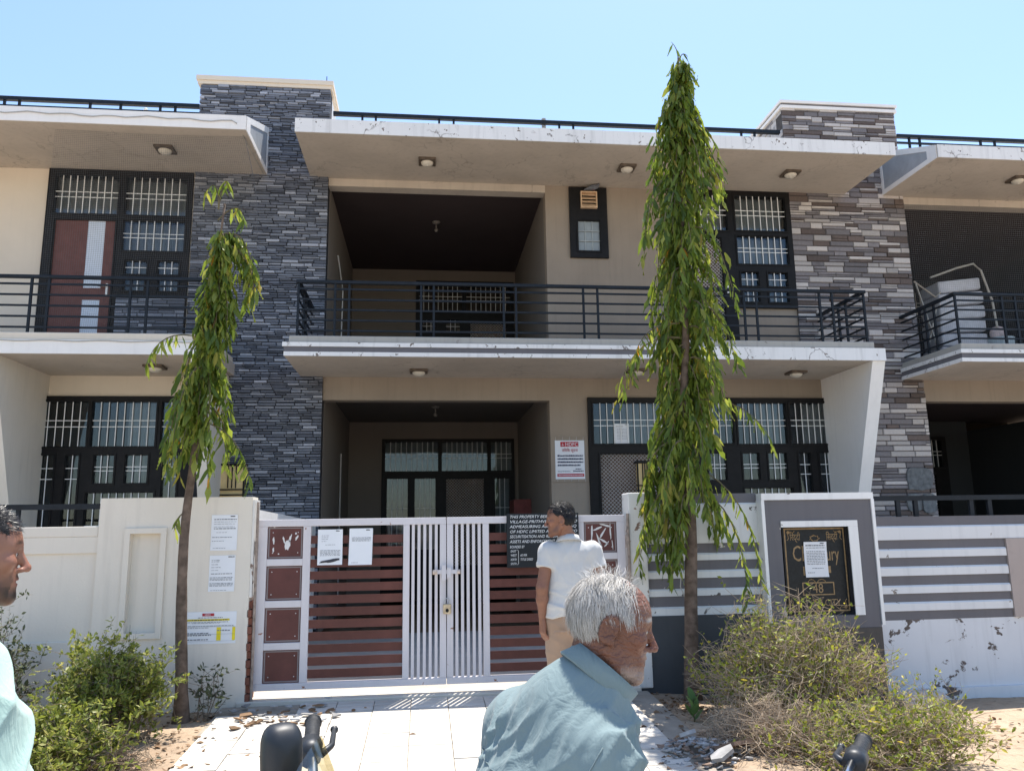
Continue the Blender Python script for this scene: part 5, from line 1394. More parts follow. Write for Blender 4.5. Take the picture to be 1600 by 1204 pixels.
def colmat(name, rough=0.5, spec=0.35, bump=0.25, bscale=90.0, sss=0.0, var=0.14, wrinkle=0.0):
    t = NT(name)
    a = t.node('ShaderNodeVertexColor', layer_name='Col')
    n = t.ramp(t.noise(28, 5), [(0.3, 1-var), (0.7, 1+var*0.5)])
    c = t.mix(1.0, a.outputs['Color'], n, 'MULTIPLY')
    t.set(c, rough, spec)
    h = t.noise(bscale, 5, rough=0.65)
    if wrinkle:
        wv = t.node('ShaderNodeTexWave'); wv.inputs['Scale'].default_value = 26; wv.inputs['Distortion'].default_value = 9; wv.inputs['Detail'].default_value = 3; wv.inputs['Detail Scale'].default_value = 2.5; wv.bands_direction = 'Z'
        t.l.new(t.tc.outputs['Object'], wv.inputs['Vector'])
        h = t.math('ADD', t.math('MULTIPLY', h, 0.5), t.math('MULTIPLY', wv.outputs['Fac'], wrinkle))
    t.bump(h, bump, 0.004)
    return t.m
def clothmat(name, col, rough=0.85, var=0.07, weave=0.26):
    t = NT(name)
    c = t.ramp(t.noise(5, 5), [(0.3, tuple(x*(1-var) for x in col)), (0.7, tuple(min(1, x*(1+var)) for x in col))])
    t.set(c, rough, 0.15); t.b.inputs['Sheen Weight'].default_value = 0.15
    cr = t.math('ABSOLUTE', t.math('SUBTRACT', t.noise(11, 3, t.mapping((1, 1, 0.45)), dist=1.6), 0.5))
    cr2 = t.math('ABSOLUTE', t.math('SUBTRACT', t.noise(26, 2, t.mapping((1, 1, 0.6)), dist=1.2), 0.5))
    hgt = t.math('ADD', t.math('MULTIPLY', t.noise(420, 2), 0.03), t.math('ADD', t.math('MULTIPLY', cr, 1.0), t.math('MULTIPLY', cr2, 0.4)))
    t.bump(hgt, weave, 0.03)
    return t.m
def hairmat(name, c0, c1, rough=0.5):
    t = NT(name); g = t.node('ShaderNodeNewGeometry')
    t.set(t.ramp(g.outputs['Random Per Island'], [(0.0, c0), (1.0, c1)]), rough, 0.35)
    return t.m
def strands(name, hd, n, mask, dirf, length, width, m, parent, seed, lift=0.0, wav=0.10):
    """mask(dir local) and dirf(dir, rnd) -> local direction of growth"""
    rnd = random.Random(seed); b = MB(); c = np.array((-0.012, 0, 0.033)); r = np.array((0.098, 0.077, 0.089))
    k = 0; tries = 0
    while k < n and tries < n*12:
        tries += 1
        z = rnd.uniform(-1, 1); a = rnd.random()*6.283; s = math.sqrt(1-z*z); d = np.array((s*math.cos(a), s*math.sin(a), z))
        if not mask(d, rnd): continue
        k += 1
        p = c+d*r*1.0; nrm = d/r; nrm /= np.linalg.norm(nrm)
        g = np.array(dirf(d, rnd), float); g -= nrm*(g @ nrm); g /= (np.linalg.norm(g)+1e-9)
        up_ = rnd.uniform(*lift) if hasattr(lift, '__len__') else lift
        L = length*rnd.uniform(0.6, 1.15); segs = 4
        q = p+nrm*0.001; pts = [q.copy()]; di = g*(1-up_)+nrm*up_
        side0 = np.cross(nrm, g)
        ph = rnd.random()*6
        for i in range(segs):
            di = di/np.linalg.norm(di)
            q = q+di*L/segs+side0*math.sin(ph+i*1.4)*L*wav*0.3
            di = di+g*0.25-nrm*0.10*(1-up_)+np.array((0, 0, -0.10*(1-up_)))
            e = (q-c)/r; ne = np.linalg.norm(e)
            if ne < 1.012: q = c+e/ne*1.012*r
            pts.append(q.copy())
        side = np.cross(di, nrm); side /= (np.linalg.norm(side)+1e-9)
        base = len(b.v); w0 = width
        for i, p_ in enumerate(pts):
            w = w0*(1-0.75*(i/segs)**2)/2
            b.v += [tuple(hd.w(p_-side*w)), tuple(hd.w(p_+side*w))]
        for i in range(segs): b.f.append((base+2*i, base+2*i+1, base+2*i+3, base+2*i+2))
    return b.build(name, m, parent, smooth=True)
def hand_prims(W, d, n, s, curl=0.5, sc=1.0):
    """W wrist, d towards fingers, n palm normal (palm faces n), s towards the thumb"""
    W = Vector(W); d = Vector(d).normalized(); n = Vector(n); n = (n-d*n.dot(d)).normalized(); s = Vector(s); s = (s-d*s.dot(d)-n*s.dot(n)).normalized()
    P = []
    Ls = (0.068, 0.078, 0.072, 0.056)
    for i in range(4):
        K = W+(d*0.088+s*(0.030-0.020*i)-n*0.002*abs(i-1.2))*sc
        P.append(('rc', list(W+s*(0.016-0.011*i)*sc+d*0.012*sc), list(K), 0.0165*sc, 0.0115*sc, 0.010*sc))
        a = curl*(0.7+0.15*i); dd = (d*math.cos(a)+n*math.sin(a)); m1 = K+dd*Ls[i]*0.45*sc
        a2 = a+curl*0.9; d2 = d*math.cos(a2)+n*math.sin(a2); m2 = m1+d2*Ls[i]*0.32*sc
        a3 = a2+curl*0.6; d3 = d*math.cos(a3)+n*math.sin(a3); m3 = m2+d3*Ls[i]*0.25*sc
        P += [('rc', list(K), list(m1), 0.0098*sc, 0.0088*sc, 0.004*sc), ('rc', list(m1), list(m2), 0.0088*sc, 0.008*sc, 0.003*sc), ('rc', list(m2), list(m3), 0.008*sc, 0.0068*sc, 0.003*sc)]
    t0 = W+(s*0.020+d*0.018)*sc; t1 = t0+(s*0.026+d*0.034+n*0.010)*sc; t2 = t1+(s*0.006+d*0.030+n*0.012)*sc; t3 = t2+(d*0.022+n*0.010-s*0.002)*sc
    P += [('rc', list(t0), list(t1), 0.015*sc, 0.0115*sc, 0.010*sc), ('rc', list(t1), list(t2), 0.0112*sc, 0.0095*sc, 0.004*sc), ('rc', list(t2), list(t3), 0.0095*sc, 0.0078*sc, 0.003*sc)]
    return P
def wr(P, k, s): return np.sin(P @ np.array(k)+s)

class Person:
    def __init__(s, label, J, head, skin, base):
        s.J = {k: np.array(v, float) for k, v in J.items()}; s.h = head; s.root = thing('person', label, 'person', base)
        J = s.J
        right = J['SR']-J['SL']; right /= np.linalg.norm(right)
        upv = J['N']-J['C']; upv /= np.linalg.norm(upv); fwd = np.cross(upv, right); fwd /= np.linalg.norm(fwd); upv = np.cross(right, fwd)
        s.fwd, s.right, s.up = fwd, right, upv
        s.BR = np.array([fwd, -right, upv]).T
        pu = J['C']-J['P']; pu /= np.linalg.norm(pu); pf = np.cross(pu, right); pf /= np.linalg.norm(pf)
        s.PR = np.array([pf, np.cross(pu, pf), pu]).T
    def torso(s, g=0.0, belly=0.0):
        J = s.J; mid = (J['C']+J['P'])/2
        return [('el', J['C'], [0.105+g, 0.150+g, 0.20+g], s.BR, 0.05), ('el', mid+s.fwd*belly*0.5, [0.098+g+belly*0.6, 0.138+g, 0.17+g], s.PR, 0.08),
                ('el', J['P'], [0.110+g, 0.160+g, 0.13+g], s.PR, 0.08), ('rc', J['SL'], J['SR'], 0.052+g, 0.052+g, 0.06),
                ('rc', (J['SL']+J['SR'])/2+s.up*0.01, J['N']+s.up*0.01, 0.075+g, 0.058+g*0.5, 0.06)]
    def arm(s, q, g=0.0, upto=1.0, low=True, k=0.03, cutlen=None):
        J = s.J; S, E, W = J['S'+q], J['E'+q], J['W'+q]
        P = []
        if upto < 1.0:
            e = S+(E-S)*(upto+0.2); n = (E-S)/np.linalg.norm(E-S); c = S+(E-S)*upto
            P.append(('rc', S, e, 0.054+g, 0.046+g*1.25, k, None, [(c, n)]))
        else:
            P.append(('rc', S, E, 0.052+g, 0.042+g, k))
            if low:
                if cutlen is not None:
                    n = (W-E)/np.linalg.norm(W-E); c = E+(W-E)*cutlen; P.append(('rc', E, W+n*0.05, 0.043+g, 0.031+g, 0.02, None, [(c, n)]))
                else: P += [('rc', E, E+(W-E)*0.35, 0.041+g, 0.042+g, 0.02), ('rc', E+(W-E)*0.35, W, 0.042+g, 0.026+g, 0.02)]
        return P
    def leg(s, q, g=0.0, foot=True):
        J = s.J; H, K, A = J['H'+q], J['K'+q], J['A'+q]
        P = [('rc', H, K, 0.083+g, 0.056+g, 0.05), ('rc', K, K+(A-K)*0.4, 0.055+g, 0.056+g, 0.03), ('rc', K+(A-K)*0.4, A, 0.056+g, 0.038+g, 0.03)]
        if foot:
            T = A+np.array(s.toe)*0.16; T[2] = A[2]-0.045; P.append(('rc', A+np.array((0, 0, -0.03)), T, 0.042, 0.032, 0.03))
        return P
    def body(s, skin_mat, cols, toe, hL, hR, h=0.006, old=False):
        s.toe = toe; J = s.J
        P = s.torso(-0.004)+[('rc', J['N']-s.up*0.03, s.h.w((-0.028, 0, -0.045)), 0.058, 0.055*s.h.s, 0.03)]
        P += s.arm('L')+s.arm('R')+hL+hR+s.leg('L')+s.leg('R')
        hp = s.h.prims(old)
        neck = [('rc', J['N'], s.h.w((-0.028, 0, -0.045)), 0.057, 0.055*s.h.s, 0.03)]
        nt = len(s.torso())+1; arms = s.arm('L')+s.arm('R'); legs = s.leg('L')+s.leg('R')
        core_ = s.torso(-0.004)+[('rc', J['N']-s.up*0.03, s.h.w((-0.028, 0, -0.045)), 0.058, 0.055*s.h.s, 0.03)]+arms
        fB = sdf(core_); groups = []
        for g, k in ((hp, 0.016), (hL, 0.012), (hR, 0.012), (legs, 0.05)):
            l_, h_ = bounds(g, 0.07); groups.append((sdf(g), l_.astype(np.float32), h_.astype(np.float32), k))
        def f(Q):
            d = fB(Q)
            for fg, l_, h_, k in groups:
                m_ = np.all((Q > l_) & (Q < h_), 1)
                if m_.any(): d[m_] = smin(d[m_], fg(Q[m_]), k)
                if not m_.all():
                    o_ = ~m_; e = np.maximum(l_-Q[o_], Q[o_]-h_).clip(0); d[o_] = np.minimum(d[o_], np.sqrt((e*e).sum(1))+0.05)
            return d
        lo1, hi1 = bounds(P, 0.03); lo2, hi2 = bounds(hp, 0.03)
        V, F = surfnet(f, np.minimum(lo1, lo2), np.maximum(hi1, hi2), h)
        o = np_mesh('body', V, F, skin_mat, s.root, cols)
        s.bodyobj = o
        return o
    def cloth(s, name, prims, m, h, disp, parent=None):
        lo, hi = bounds(prims, 0.04); V, F = surfnet(sdf(prims), lo, hi, h)
        return np_mesh(name, V, F, m, parent or s.root, disp=disp)
    def eyes(s):
        for y in (1, -1):
            c = s.h.w((0.0755, y*0.031, 0.003)); b = MB().ball(tuple(c), 0.0135*s.h.s, 12, 8); e = b.build('eye', M_EYE, s.root, smooth=True)
            c2 = s.h.w((0.0865, y*0.0315, 0.003)); MB().ball(tuple(c2), 0.0046*s.h.s, 10, 6).build('iris', M_IRIS, e, smooth=True)
M_EYE = simple('eye_white', (0.55, 0.50, 0.46), 0.25, 0.05, 20, spec=0.5)
M_IRIS = simple('iris_brown', (0.03, 0.017, 0.010), 0.15, 0.1, 20, spec=0.5)
M_SHOE = simple('black_shoe', (0.02, 0.02, 0.022), 0.45, 0.2, 12)
M_SKIN1 = colmat('skin_weathered', 0.48, 0.4, 0.55, 55, wrinkle=0.8)
M_SKIN2 = colmat('skin', 0.45, 0.4, 0.2, 110)

# ---- old man with white hair, bending forward, facing right
OG = (0.12, 1.64, 0.0)
hd = Head((0.402, 1.725, 1.386), (0.965, -0.15, -0.20), (0.2, 0, 1), 0.87)
J = dict(C=(0.245, 1.71, 1.065), P=(0.10, 1.635, 0.80), N=(0.345, 1.728, 1.245), SL=(0.222, 1.875, 1.150), SR=(0.335, 1.602, 1.140), EL=(0.150, 1.92, 0.92), ER=(0.300, 1.555, 0.895),
         WL=(0.30, 1.98, 0.80), WR=(0.50, 1.62, 0.76), HL=(0.055, 1.71, 0.78), HR=(0.145, 1.56, 0.78), KL=(0.12, 1.78, 0.45), KR=(0.22, 1.60, 0.45), AL=(0.05, 1.78, 0.09), AR=(0.15, 1.58, 0.09))
P1 = Person('elderly man with white hair and pale blue shirt bending forward in profile', J, hd, None, OG)
hl = hand_prims(J['WL'], (0.75, 0.2, -0.5), (0.3, -0.5, -0.6), (0.5, 0.1, 0.7), 0.5); hr = hand_prims(J['WR'], (0.75, 0.2, -0.5), (0.3, 0.6, -0.6), (0.5, 0.1, 0.7), 0.5)
def stub(x, y, z): return 0.5*np.exp(-(((z+0.052)/0.010)**2+(y/0.028)**2))*(x > 0.08)+0.4*np.exp(-(((z+0.105)/0.022)**2))*(x > 0.035)*(z < -0.08)
P1.body(M_SKIN1, skin_cols(hd, (0.170, 0.074, 0.046), stub, (0.46, 0.42, 0.38), (0.9, 0.72, 0.7)), (0.85, 0.5, 0), hl, hr, h=0.0046)
P1.eyes()
def fold1(V, T):
    d = V-np.array((0.3, 1.7, 1.2))
    w = d+0.035*np.stack([wr(d, (9, 4, 14), 0.3), wr(d, (5, 11, 7), 1.2), wr(d, (12, 3, 5), 2.0)], 1)+0.006*np.stack([wr(d, (31, 17, 23), 0.9), wr(d, (19, 37, 13), 2.2), wr(d, (27, 11, 33), 0.1)], 1)
    # long creases running down from the yoke, softer ones across the sleeve
    lat = w @ P1.right; ver = w @ np.array((0, 0, 1.0)); fo = w @ P1.fwd
    a = np.sin(lat*50+ver*13+0.6); b_ = np.sin(lat*33-ver*30+fo*22+1.3); c_ = np.sin(lat*18+ver*52-fo*20+0.2); e_ = np.sin(lat*75+ver*22+fo*15)
    rid = lambda x, p: (1-np.abs(x))**p
    low = np.clip((1.265-V[:, 2])/0.08, 0.05, 1)*np.clip(((V-np.array((0.28, 1.74, 1.15))) @ P1.right+0.16)/0.08, 0.10, 1)
    amp = 0.55+0.45*np.sin(d @ np.array((7, 9, 5))+0.7)
    return low*amp*(0.026*rid(a, 1.5)+0.020*rid(b_, 1.6)+0.003*rid(c_, 2)+0.002*rid(e_, 1.5))-0.015*low
sh = P1.torso(0.024, 0.02)+P1.arm('L', 0.022, cutlen=0.55)+P1.arm('R', 0.022, cutlen=0.55)
sh += [('rc', np.array(J['N'])-np.array((0.02, 0, 0.03)), np.array(J['SL'])+np.array((0.01, -0.02, 0.0)), 0.075, 0.062, 0.07), ('rc', np.array(J['N'])-np.array((0.02, 0, 0.03)), np.array(J['SR'])+np.array((0.0, 0.02, 0.0)), 0.075, 0.062, 0.07)]
sh.append(('el', J['P'], [0.15, 0.19, 0.17], P1.PR, 0.08))
nd = np.array(hd.w((-0.028, 0, -0.06)))-np.array(J['N']); nd /= np.linalg.norm(nd)
CR = frame(tuple(np.cross(nd, P1.right)), tuple(nd))
cc = np.array((0.372, 1.727, 1.280))
cn = Vector((0.66, 0.05, 0.75)); CF = frame(Vector((0.75, 0.1, -0.66)), cn)
sh.append(('sub', cc+np.array(cn)*0.085, [0.10, 0.072, 0.10], CF, 0.012))
M_SH1 = clothmat('pale_blue_cotton', (0.19, 0.25, 0.255), var=0.05)
s1 = P1.cloth('shirt', sh, M_SH1, 0.0065, fold1)
# collar: stand and fall as a thin folded band
def collar(pr, c, CF, a, b, h, drop, m, parent, open_front=0.35, spread=0.022, tip=0.03):
    bb = MB(); n = 44
    c = np.array(c)
    rings = []
    for i in range(n+1):
        t = -math.pi+open_front+(2*math.pi-2*open_front)*i/n     # 0 = back
        cx, sy = -math.cos(t), math.sin(t)
        fr = max(0.0, (cx+0.2)/1.2)
        tp = tip*fr**3
        prof = [(0.0, -drop*0.6), (0.004, h*0.6), (0.006, h), (0.013, h+0.002), (spread*0.75, h*0.35-tp*0.5), (spread+0.008+tp*0.4, -drop-tp*1.5), (spread+0.003+tp*0.4, -drop-tp*1.5-0.003), (spread*0.45, h*0.3)]
        ring = []
        for (o, z) in prof:
            q = c+CF @ np.array(((a+o)*cx, (b+o)*sy, z)); ring.append(tuple(q))
        rings.append(ring)
    k = len(rings[0])
    for r in rings: bb.v += r
    for i in range(n):
        for j in range(k-1):
            p = i*k+j; bb.f.append((p, p+k, p+k+1, p+1))
    o = bb.build('collar', m, parent, smooth=True)
    return o
collar(P1, cc+np.array(cn)*0.002, CF, 0.074, 0.062, 0.024, 0.013, M_SH1, s1, tip=0.030, spread=0.014)
# seams found on the finished cloth surface
from mathutils.bvhtree import BVHTree
def seam(sobj, root, starts, direction, m, parent, r=0.0016):
    bv = BVHTree.FromPolygons([v.co[:] for v in sobj.data.vertices], [p.vertices[:] for p in sobj.data.polygons])
    o_ = org(root); pts = []
    for p in starts:
        hit = bv.ray_cast(Vector(p)-o_, Vector(direction).normalized())
        if hit[0] is not None: pts.append(hit[0]+hit[1]*0.0006+o_)
    if len(pts) > 3: MB().tube(pts, r, 5).build('seam', m, parent, smooth=True)
M_SEAM = clothmat('seam_thread', (0.12, 0.165, 0.175))
sl, sr = Vector(J['SL']), Vector(J['SR'])
vd = Vector((0.15, 1.0, -0.05))                                     # seen from the camera side
seam(s1, P1.root, [sl.lerp(sr, k/30)+Vector((-0.10+0.02*math.sin(k/30*3.14), 0, -0.03-0.01*math.sin(k/30*3.14)))-vd*0.6 for k in range(2, 26)], vd, M_SEAM, s1)
seam(s1, P1.root, [Vector((0.345-0.055*(k/20)-0.035*math.sin(k/20*3.14), 1.6, 1.185-0.23*k/20))-vd*0.6 for k in range(21)], vd, M_SEAM, s1)
MB().ball((0.456, 1.735, 1.196), 0.0055, 8, 5).build('button', M_CURTAIN, s1)
tr = P1.leg('L', 0.018, foot=False)+P1.leg('R', 0.018, foot=False)+[('el', J['P'], [0.122, 0.172, 0.13], P1.PR, 0.06)]
P1.cloth('trousers', tr, clothmat('grey_trousers', (0.12, 0.12, 0.13)), 0.01, lambda V, T: 0.004*wr(V, (30, 20, 44), 0))
for q in 'LR':
    A = np.array(J['A'+q]); T = A+np.array((0.85, 0.5, 0))*0.17; T[2] = 0.035
    V, F = surfnet(sdf([('rc', A+np.array((0, 0, -0.035)), T, 0.052, 0.04, 0.02), ('cut', (0, 0, 0.002), (0, 0, -1))]), np.minimum(A, T)-0.1, np.maximum(A, T)+0.1, 0.008)
    np_mesh('shoe', V, F, M_SHOE, P1.root)
M_HAIRW = hairmat('white_hair', (0.24, 0.222, 0.20), (0.74, 0.70, 0.64), 0.55)
def mOld(d, r):
    x, y, z = np.array((-0.012, 0, 0.033))+d*np.array((0.098, 0.077, 0.089))
    if x > 0.052: return False
    if x > 0.0 and z > 0.085: return r.random() < 0.16          # thin on the front of the crown
    if x > 0.012: return 0.052 < z and abs(y) > 0.042
    if x > -0.048: return z > 0.058
    return z > -0.032
def dOld(d, r):
    n_ = mnoise(Vector((d[0]*3.2, d[1]*3.2, d[2]*3.2)))*0.75+mnoise(Vector((d[0]*8, d[1]*8, d[2]*8+5)))*0.35
    fx = 0.75 if d[0] > -0.45 else 0.15
    if d[2] > 0.8: return (-0.15+n_+r.gauss(0, .15), d[1]*1.5+(1 if d[1] > 0 else -1)*0.6+r.gauss(0, .15), -0.2)
    return (fx*max(0.0, 0.9-abs(d[2]))+n_+r.gauss(0, .07), d[1]*0.6+n_*0.5, -1.0)
hb = strands('hair', hd, 9500, mOld, dOld, 0.060, 0.0011, M_HAIRW, P1.root, 3, lift=(0.0, 0.07), wav=0.12)
strands('hair_wisps', hd, 260, lambda d, r: d[2] > 0.62 and -0.75 < d[0] < 0.55, lambda d, r: (r.gauss(-0.1, .5), r.gauss(0, .6), 0.4), 0.042, 0.0010, M_HAIRW, hb, 5, lift=(0.35, 0.85), wav=0.35)
strands('moustache', Head(hd.w((0.062, 0, -0.082)), hd.R[:, 0], hd.R[:, 2], 0.35), 160, lambda d, r: d[0] > 0.35 and abs(d[2]) < 0.5, lambda d, r: (0.1, d[1], -0.8), 0.05, 0.003, M_HAIRW, hb, 6, lift=0.15)
# scalp under the hair, slightly proud
cap = [('el', hd.w((-0.016, 0, 0.033)), [0.0985*.87, 0.0785*.87, 0.0895*.87], hd.R, 0.0), ('cut', hd.w((0.012, 0, 0.03)), hd.R @ np.array((0.80, 0, 0.25))/0.838), ('cut', hd.w((-0.04, 0, -0.028)), hd.R @ np.array((0.35, 0, -1))/1.06)]
P1.cloth('hair_base', cap, simple('grey_hair_base', (0.27, 0.25, 0.225), 0.7, 0.3, 40, bump=0.6, bscale=120), 0.005, lambda V, T: 0.0022*wr(V, (160, 120, 40), 0), hb)

# ---- man in the white polo shirt at the gate, seen from behind, head turned left
g2 = rz(5.75)
hd2 = Head((0.985, 5.70, 1.645), (-0.97, 0.17, -0.06), (0, 0, 1), 0.95)
J2 = dict(C=(1.055, 5.735, 1.245), P=(1.05, 5.745, 0.965), N=(1.045, 5.72, 1.49), SL=(0.898, 5.72, 1.412), SR=(1.222, 5.74, 1.412), EL=(0.838, 5.675, 1.165), ER=(1.285, 5.70, 1.15), WL=(0.842, 5.72, 0.945), WR=(1.27, 5.80, 0.93),
          HL=(0.965, 5.745, 0.90), HR=(1.135, 5.75, 0.90), KL=(0.955, 5.76, 0.53), KR=(1.16, 5.78, 0.53), AL=(0.95, 5.735, g2+0.085), AR=(1.17, 5.74, g2+0.085))
P2 = Person('man in white polo shirt and tan trousers standing at the gate, back turned', J2, hd2, None, (1.05, 5.74, g2))
hl = hand_prims(J2['WL'], (0.03, 0.0, -1), (0.9, 0.3, 0), (0.2, 0.9, 0), 0.42); hr = hand_prims(J2['WR'], (-0.05, 0.1, -1), (-0.9, 0.3, 0), (-0.2, 0.9, 0), 0.42)
def bd2(x, y, z): return 0.75*np.exp(-(((z+0.051)/0.008)**2+(y/0.028)**2))*(x > 0.08)+0.25*np.exp(-(((z+0.09)/0.03)**2))*(x > 0.02)
P2.body(M_SKIN2, skin_cols(hd2, (0.235, 0.108, 0.066), bd2, (0.03, 0.022, 0.018)), (0.1, 1, 0), hl, hr, h=0.0062)
P2.eyes()
def fold2(V, T):
    d = V-np.array((1.05, 5.74, 1.2)); w = d+0.02*np.stack([wr(d, (9, 4, 14), 0.3), wr(d, (5, 11, 7), 1.2), wr(d, (12, 3, 5), 2.0)], 1)
    a = 1-np.abs(wr(w, (6, 3, 34), 0.4)); b_ = 1-np.abs(wr(w, (12, 9, -26), 1.1)); low = np.clip((1.25-V[:, 2])/0.2, 0.1, 1)
    c_ = 1-np.abs(wr(w, (26, 5, 9), 2.2))
    e_ = 1-np.abs(wr(w, (19, 6, -11), 0.2))
    return (0.009*a**2.0+0.007*b_**2.2)*low+0.004*c_**2.2*(1-low*0.6)+0.004*e_**2.2-0.004
pol = P2.torso(0.020)+P2.arm('L', 0.020, upto=0.46)+P2.arm('R', 0.020, upto=0.46)
pol += [('el', (J2['P'][0], J2['P'][1], 1.02), [0.135, 0.178, 0.15], P2.PR, 0.07), ('cut', (1.05, 5.7, 0.978), (0.12, 0, -0.99)), ('sub', np.array(J2['N'])+np.array((0, 0, 0.075)), [0.062, 0.066, 0.06], None, 0.006)]
M_POLO = clothmat('white_polo', (0.52, 0.515, 0.50), var=0.04)
s2 = P2.cloth('polo_shirt', pol, M_POLO, 0.0075, fold2)
collar(P2, np.array(J2['N'])+np.array((0, 0.0, 0.005)), frame((0, 1, -0.25), (0, 0.25, 1)), 0.068, 0.066, 0.026, 0.014, M_POLO, s2, tip=0.004, open_front=0.7)
tr = P2.leg('L', 0.022, foot=False)+P2.leg('R', 0.022, foot=False)+[('el', J2['P'], [0.122, 0.168, 0.135], P2.PR, 0.06)]
M_TAN = clothmat('tan_trousers', (0.34, 0.235, 0.165))
t2 = P2.cloth('trousers', tr, M_TAN, 0.009, lambda V, T: 0.004*(1-np.abs(wr(V, (20, 8, 30), 0)))**2+0.003*wr(V, (34, 12, -22), 1))
MB().box(0.905, 0.99, 5.605, 5.616, 0.868, 0.876).build('pocket_welt', M_TAN, t2)
for q in 'LR':
    A = np.array(J2['A'+q]); T = A+np.array((0.1, 1, 0))*0.17; T[2] = g2+0.035
    V, F = surfnet(sdf([('rc', A+np.array((0, 0, -0.035)), T, 0.052, 0.04, 0.02), ('cut', (0, 0, g2+0.002), (0, 0, -1))]), np.minimum(A, T)-0.1, np.maximum(A, T)+0.1, 0.01)
    np_mesh('shoe', V, F, M_SHOE, P2.root)
M_HAIRB = hairmat('black_hair', (0.008, 0.007, 0.007), (0.028, 0.024, 0.022), 0.35)
M_HAIRBASE = simple('black_hair_base', (0.010, 0.009, 0.009), 0.5, 0.2, 40, bump=0.5, bscale=150)
def short_hair(P, hd, n, seed, thick=1.0, side=True):
    k = hd.s
    cap = [('el', hd.w((-0.014, 0, 0.036)), [0.104*k, 0.0815*k, 0.0955*k], hd.R, 0.0), ('cut', hd.w((0.080, 0, 0.052)), hd.R @ np.array((0.92, 0, -0.39))), ('cut', hd.w((-0.03, 0, 0.012)), hd.R @ np.array((0.30, 0, -0.954)))]
    hb = P.cloth('hair', cap, M_HAIRBASE, 0.005, lambda V, T: 0.0025*wr(V, (150, 130, 90), 0)+0.002*wr(V, (60, -50, 70), 1))
    back = [('el', hd.w((-0.018, 0, 0.012)), [0.097*k, 0.0785*k, 0.088*k], hd.R, 0.0), ('cut', hd.w((-0.028, 0, 0)), hd.R @ np.array((1.0, 0, 0.0))), ('cut', hd.w((-0.06, 0, -0.052)), hd.R @ np.array((0.2, 0, -0.98)))]
    P.cloth('hair_back', back, M_HAIRBASE, 0.005, lambda V, T: 0.002*wr(V, (150, 130, 90), 0), hb)
    def mk(d, r): return (d[2] > 0.30 and d[0] < 0.86) or (d[0] < 0.0 and d[2] > -0.1) or (d[0] < -0.3 and d[2] > -0.55)
    strands('hair_strands', hd, n, mk, lambda d, r: (0.5+r.gauss(0, .4), r.gauss(0.3, .4), -0.2 if d[2] < 0.5 else 0.3) if d[2] > 0.3 else (r.gauss(-.3, .3), r.gauss(0, .3), -1), 0.036*thick, 0.0017, M_HAIRB, hb, seed, lift=(0.25, 0.6), wav=0.2)
    return hb
short_hair(P2, hd2, 2600, 9)

# ---- man at the left edge, profile to the right
hd3 = Head((-1.072, 2.058, 1.553), (0.90, 0.435, -0.05), (0, 0, 1), 0.93)
J3 = dict(C=(-1.080, 2.045, 1.155), P=(-1.065, 2.05, 0.87), N=(-1.108, 2.037, 1.365), SL=(-1.185, 2.20, 1.305), SR=(-1.025, 1.875, 1.305), EL=(-1.20, 2.26, 1.03), ER=(-1.05, 1.81, 1.03), WL=(-1.12, 2.27, 0.80), WR=(-0.98, 1.86, 0.80),
          HL=(-1.11, 2.125, 0.83), HR=(-1.03, 1.975, 0.83), KL=(-1.12, 2.13, 0.46), KR=(-1.04, 1.96, 0.46), AL=(-1.16, 2.12, 0.085), AR=(-1.08, 1.95, 0.085))
P3 = Person('bearded man in a mint shirt in profile at the left edge', J3, hd3, None, (-1.14, 2.02, 0))
hl = hand_prims(J3['WL'], (0.2, 0.05, -1), (0.3, -0.9, 0), (0.9, 0.3, 0), 0.45); hr = hand_prims(J3['WR'], (0.2, 0.05, -1), (0.3, 0.9, 0), (0.9, 0.3, 0), 0.45)
def bd3(x, y, z):
    must = np.exp(-(((z+0.053)/0.0075)**2+(y/0.027)**2))*(x > 0.078)*0.9
    chin = np.exp(-(((z+0.103)/0.021)**2+(y/0.05)**2))*(z < -0.078)*1.1*(x > 0.03)
    jaw = 0.55*np.exp(-(((z+0.078-0.5*np.clip(0.05-x, 0, 1))/0.026)**2))*(x > -0.03)*(z < -0.03)*(y > 0.03)
    return np.clip(must+chin+jaw, 0, 0.93)
P3.body(M_SKIN2, skin_cols(hd3, (0.27, 0.13, 0.085), bd3, (0.022, 0.016, 0.013)), (0.9, 0.43, 0), hl, hr, h=0.0048)
P3.eyes()
def fold3(V, T):
    d = V-np.array((-1.1, 2.0, 1.2)); w = d+0.03*np.stack([wr(d, (9, 4, 14), 0.3), wr(d, (5, 11, 7), 1.2), wr(d, (12, 3, 5), 2.0)], 1)
    a = 1-np.abs(wr(w, (14, 10, 17), 0.4)); b_ = 1-np.abs(wr(w, (-9, 16, -20), 1.1))
    return 0.016*a**1.6+0.014*b_**1.7-0.009
sh3 = P3.torso(0.026, 0.03)+P3.arm('L', 0.022, upto=0.75)+P3.arm('R', 0.022, upto=0.75)+[('el', (J3['P'][0], J3['P'][1], 0.90), [0.15, 0.185, 0.20], P3.PR, 0.08), ('cut', (0, 0, 0.74), (0, 0, -1)), ('sub', np.array(J3['N'])+np.array((0.015, 0.01, 0.085)), [0.066, 0.07, 0.07], None, 0.006)]
M_MINT = clothmat('mint_cotton', (0.36, 0.50, 0.45), var=0.05)
s3 = P3.cloth('shirt', sh3, M_MINT, 0.0065, fold3)
collar(P3, np.array(J3['N'])+np.array((0.012, 0.006, 0.012)), frame((0.9, 0.43, -0.35), (0.3, 0.15, 1)), 0.070, 0.068, 0.030, 0.018, M_MINT, s3, tip=0.035)
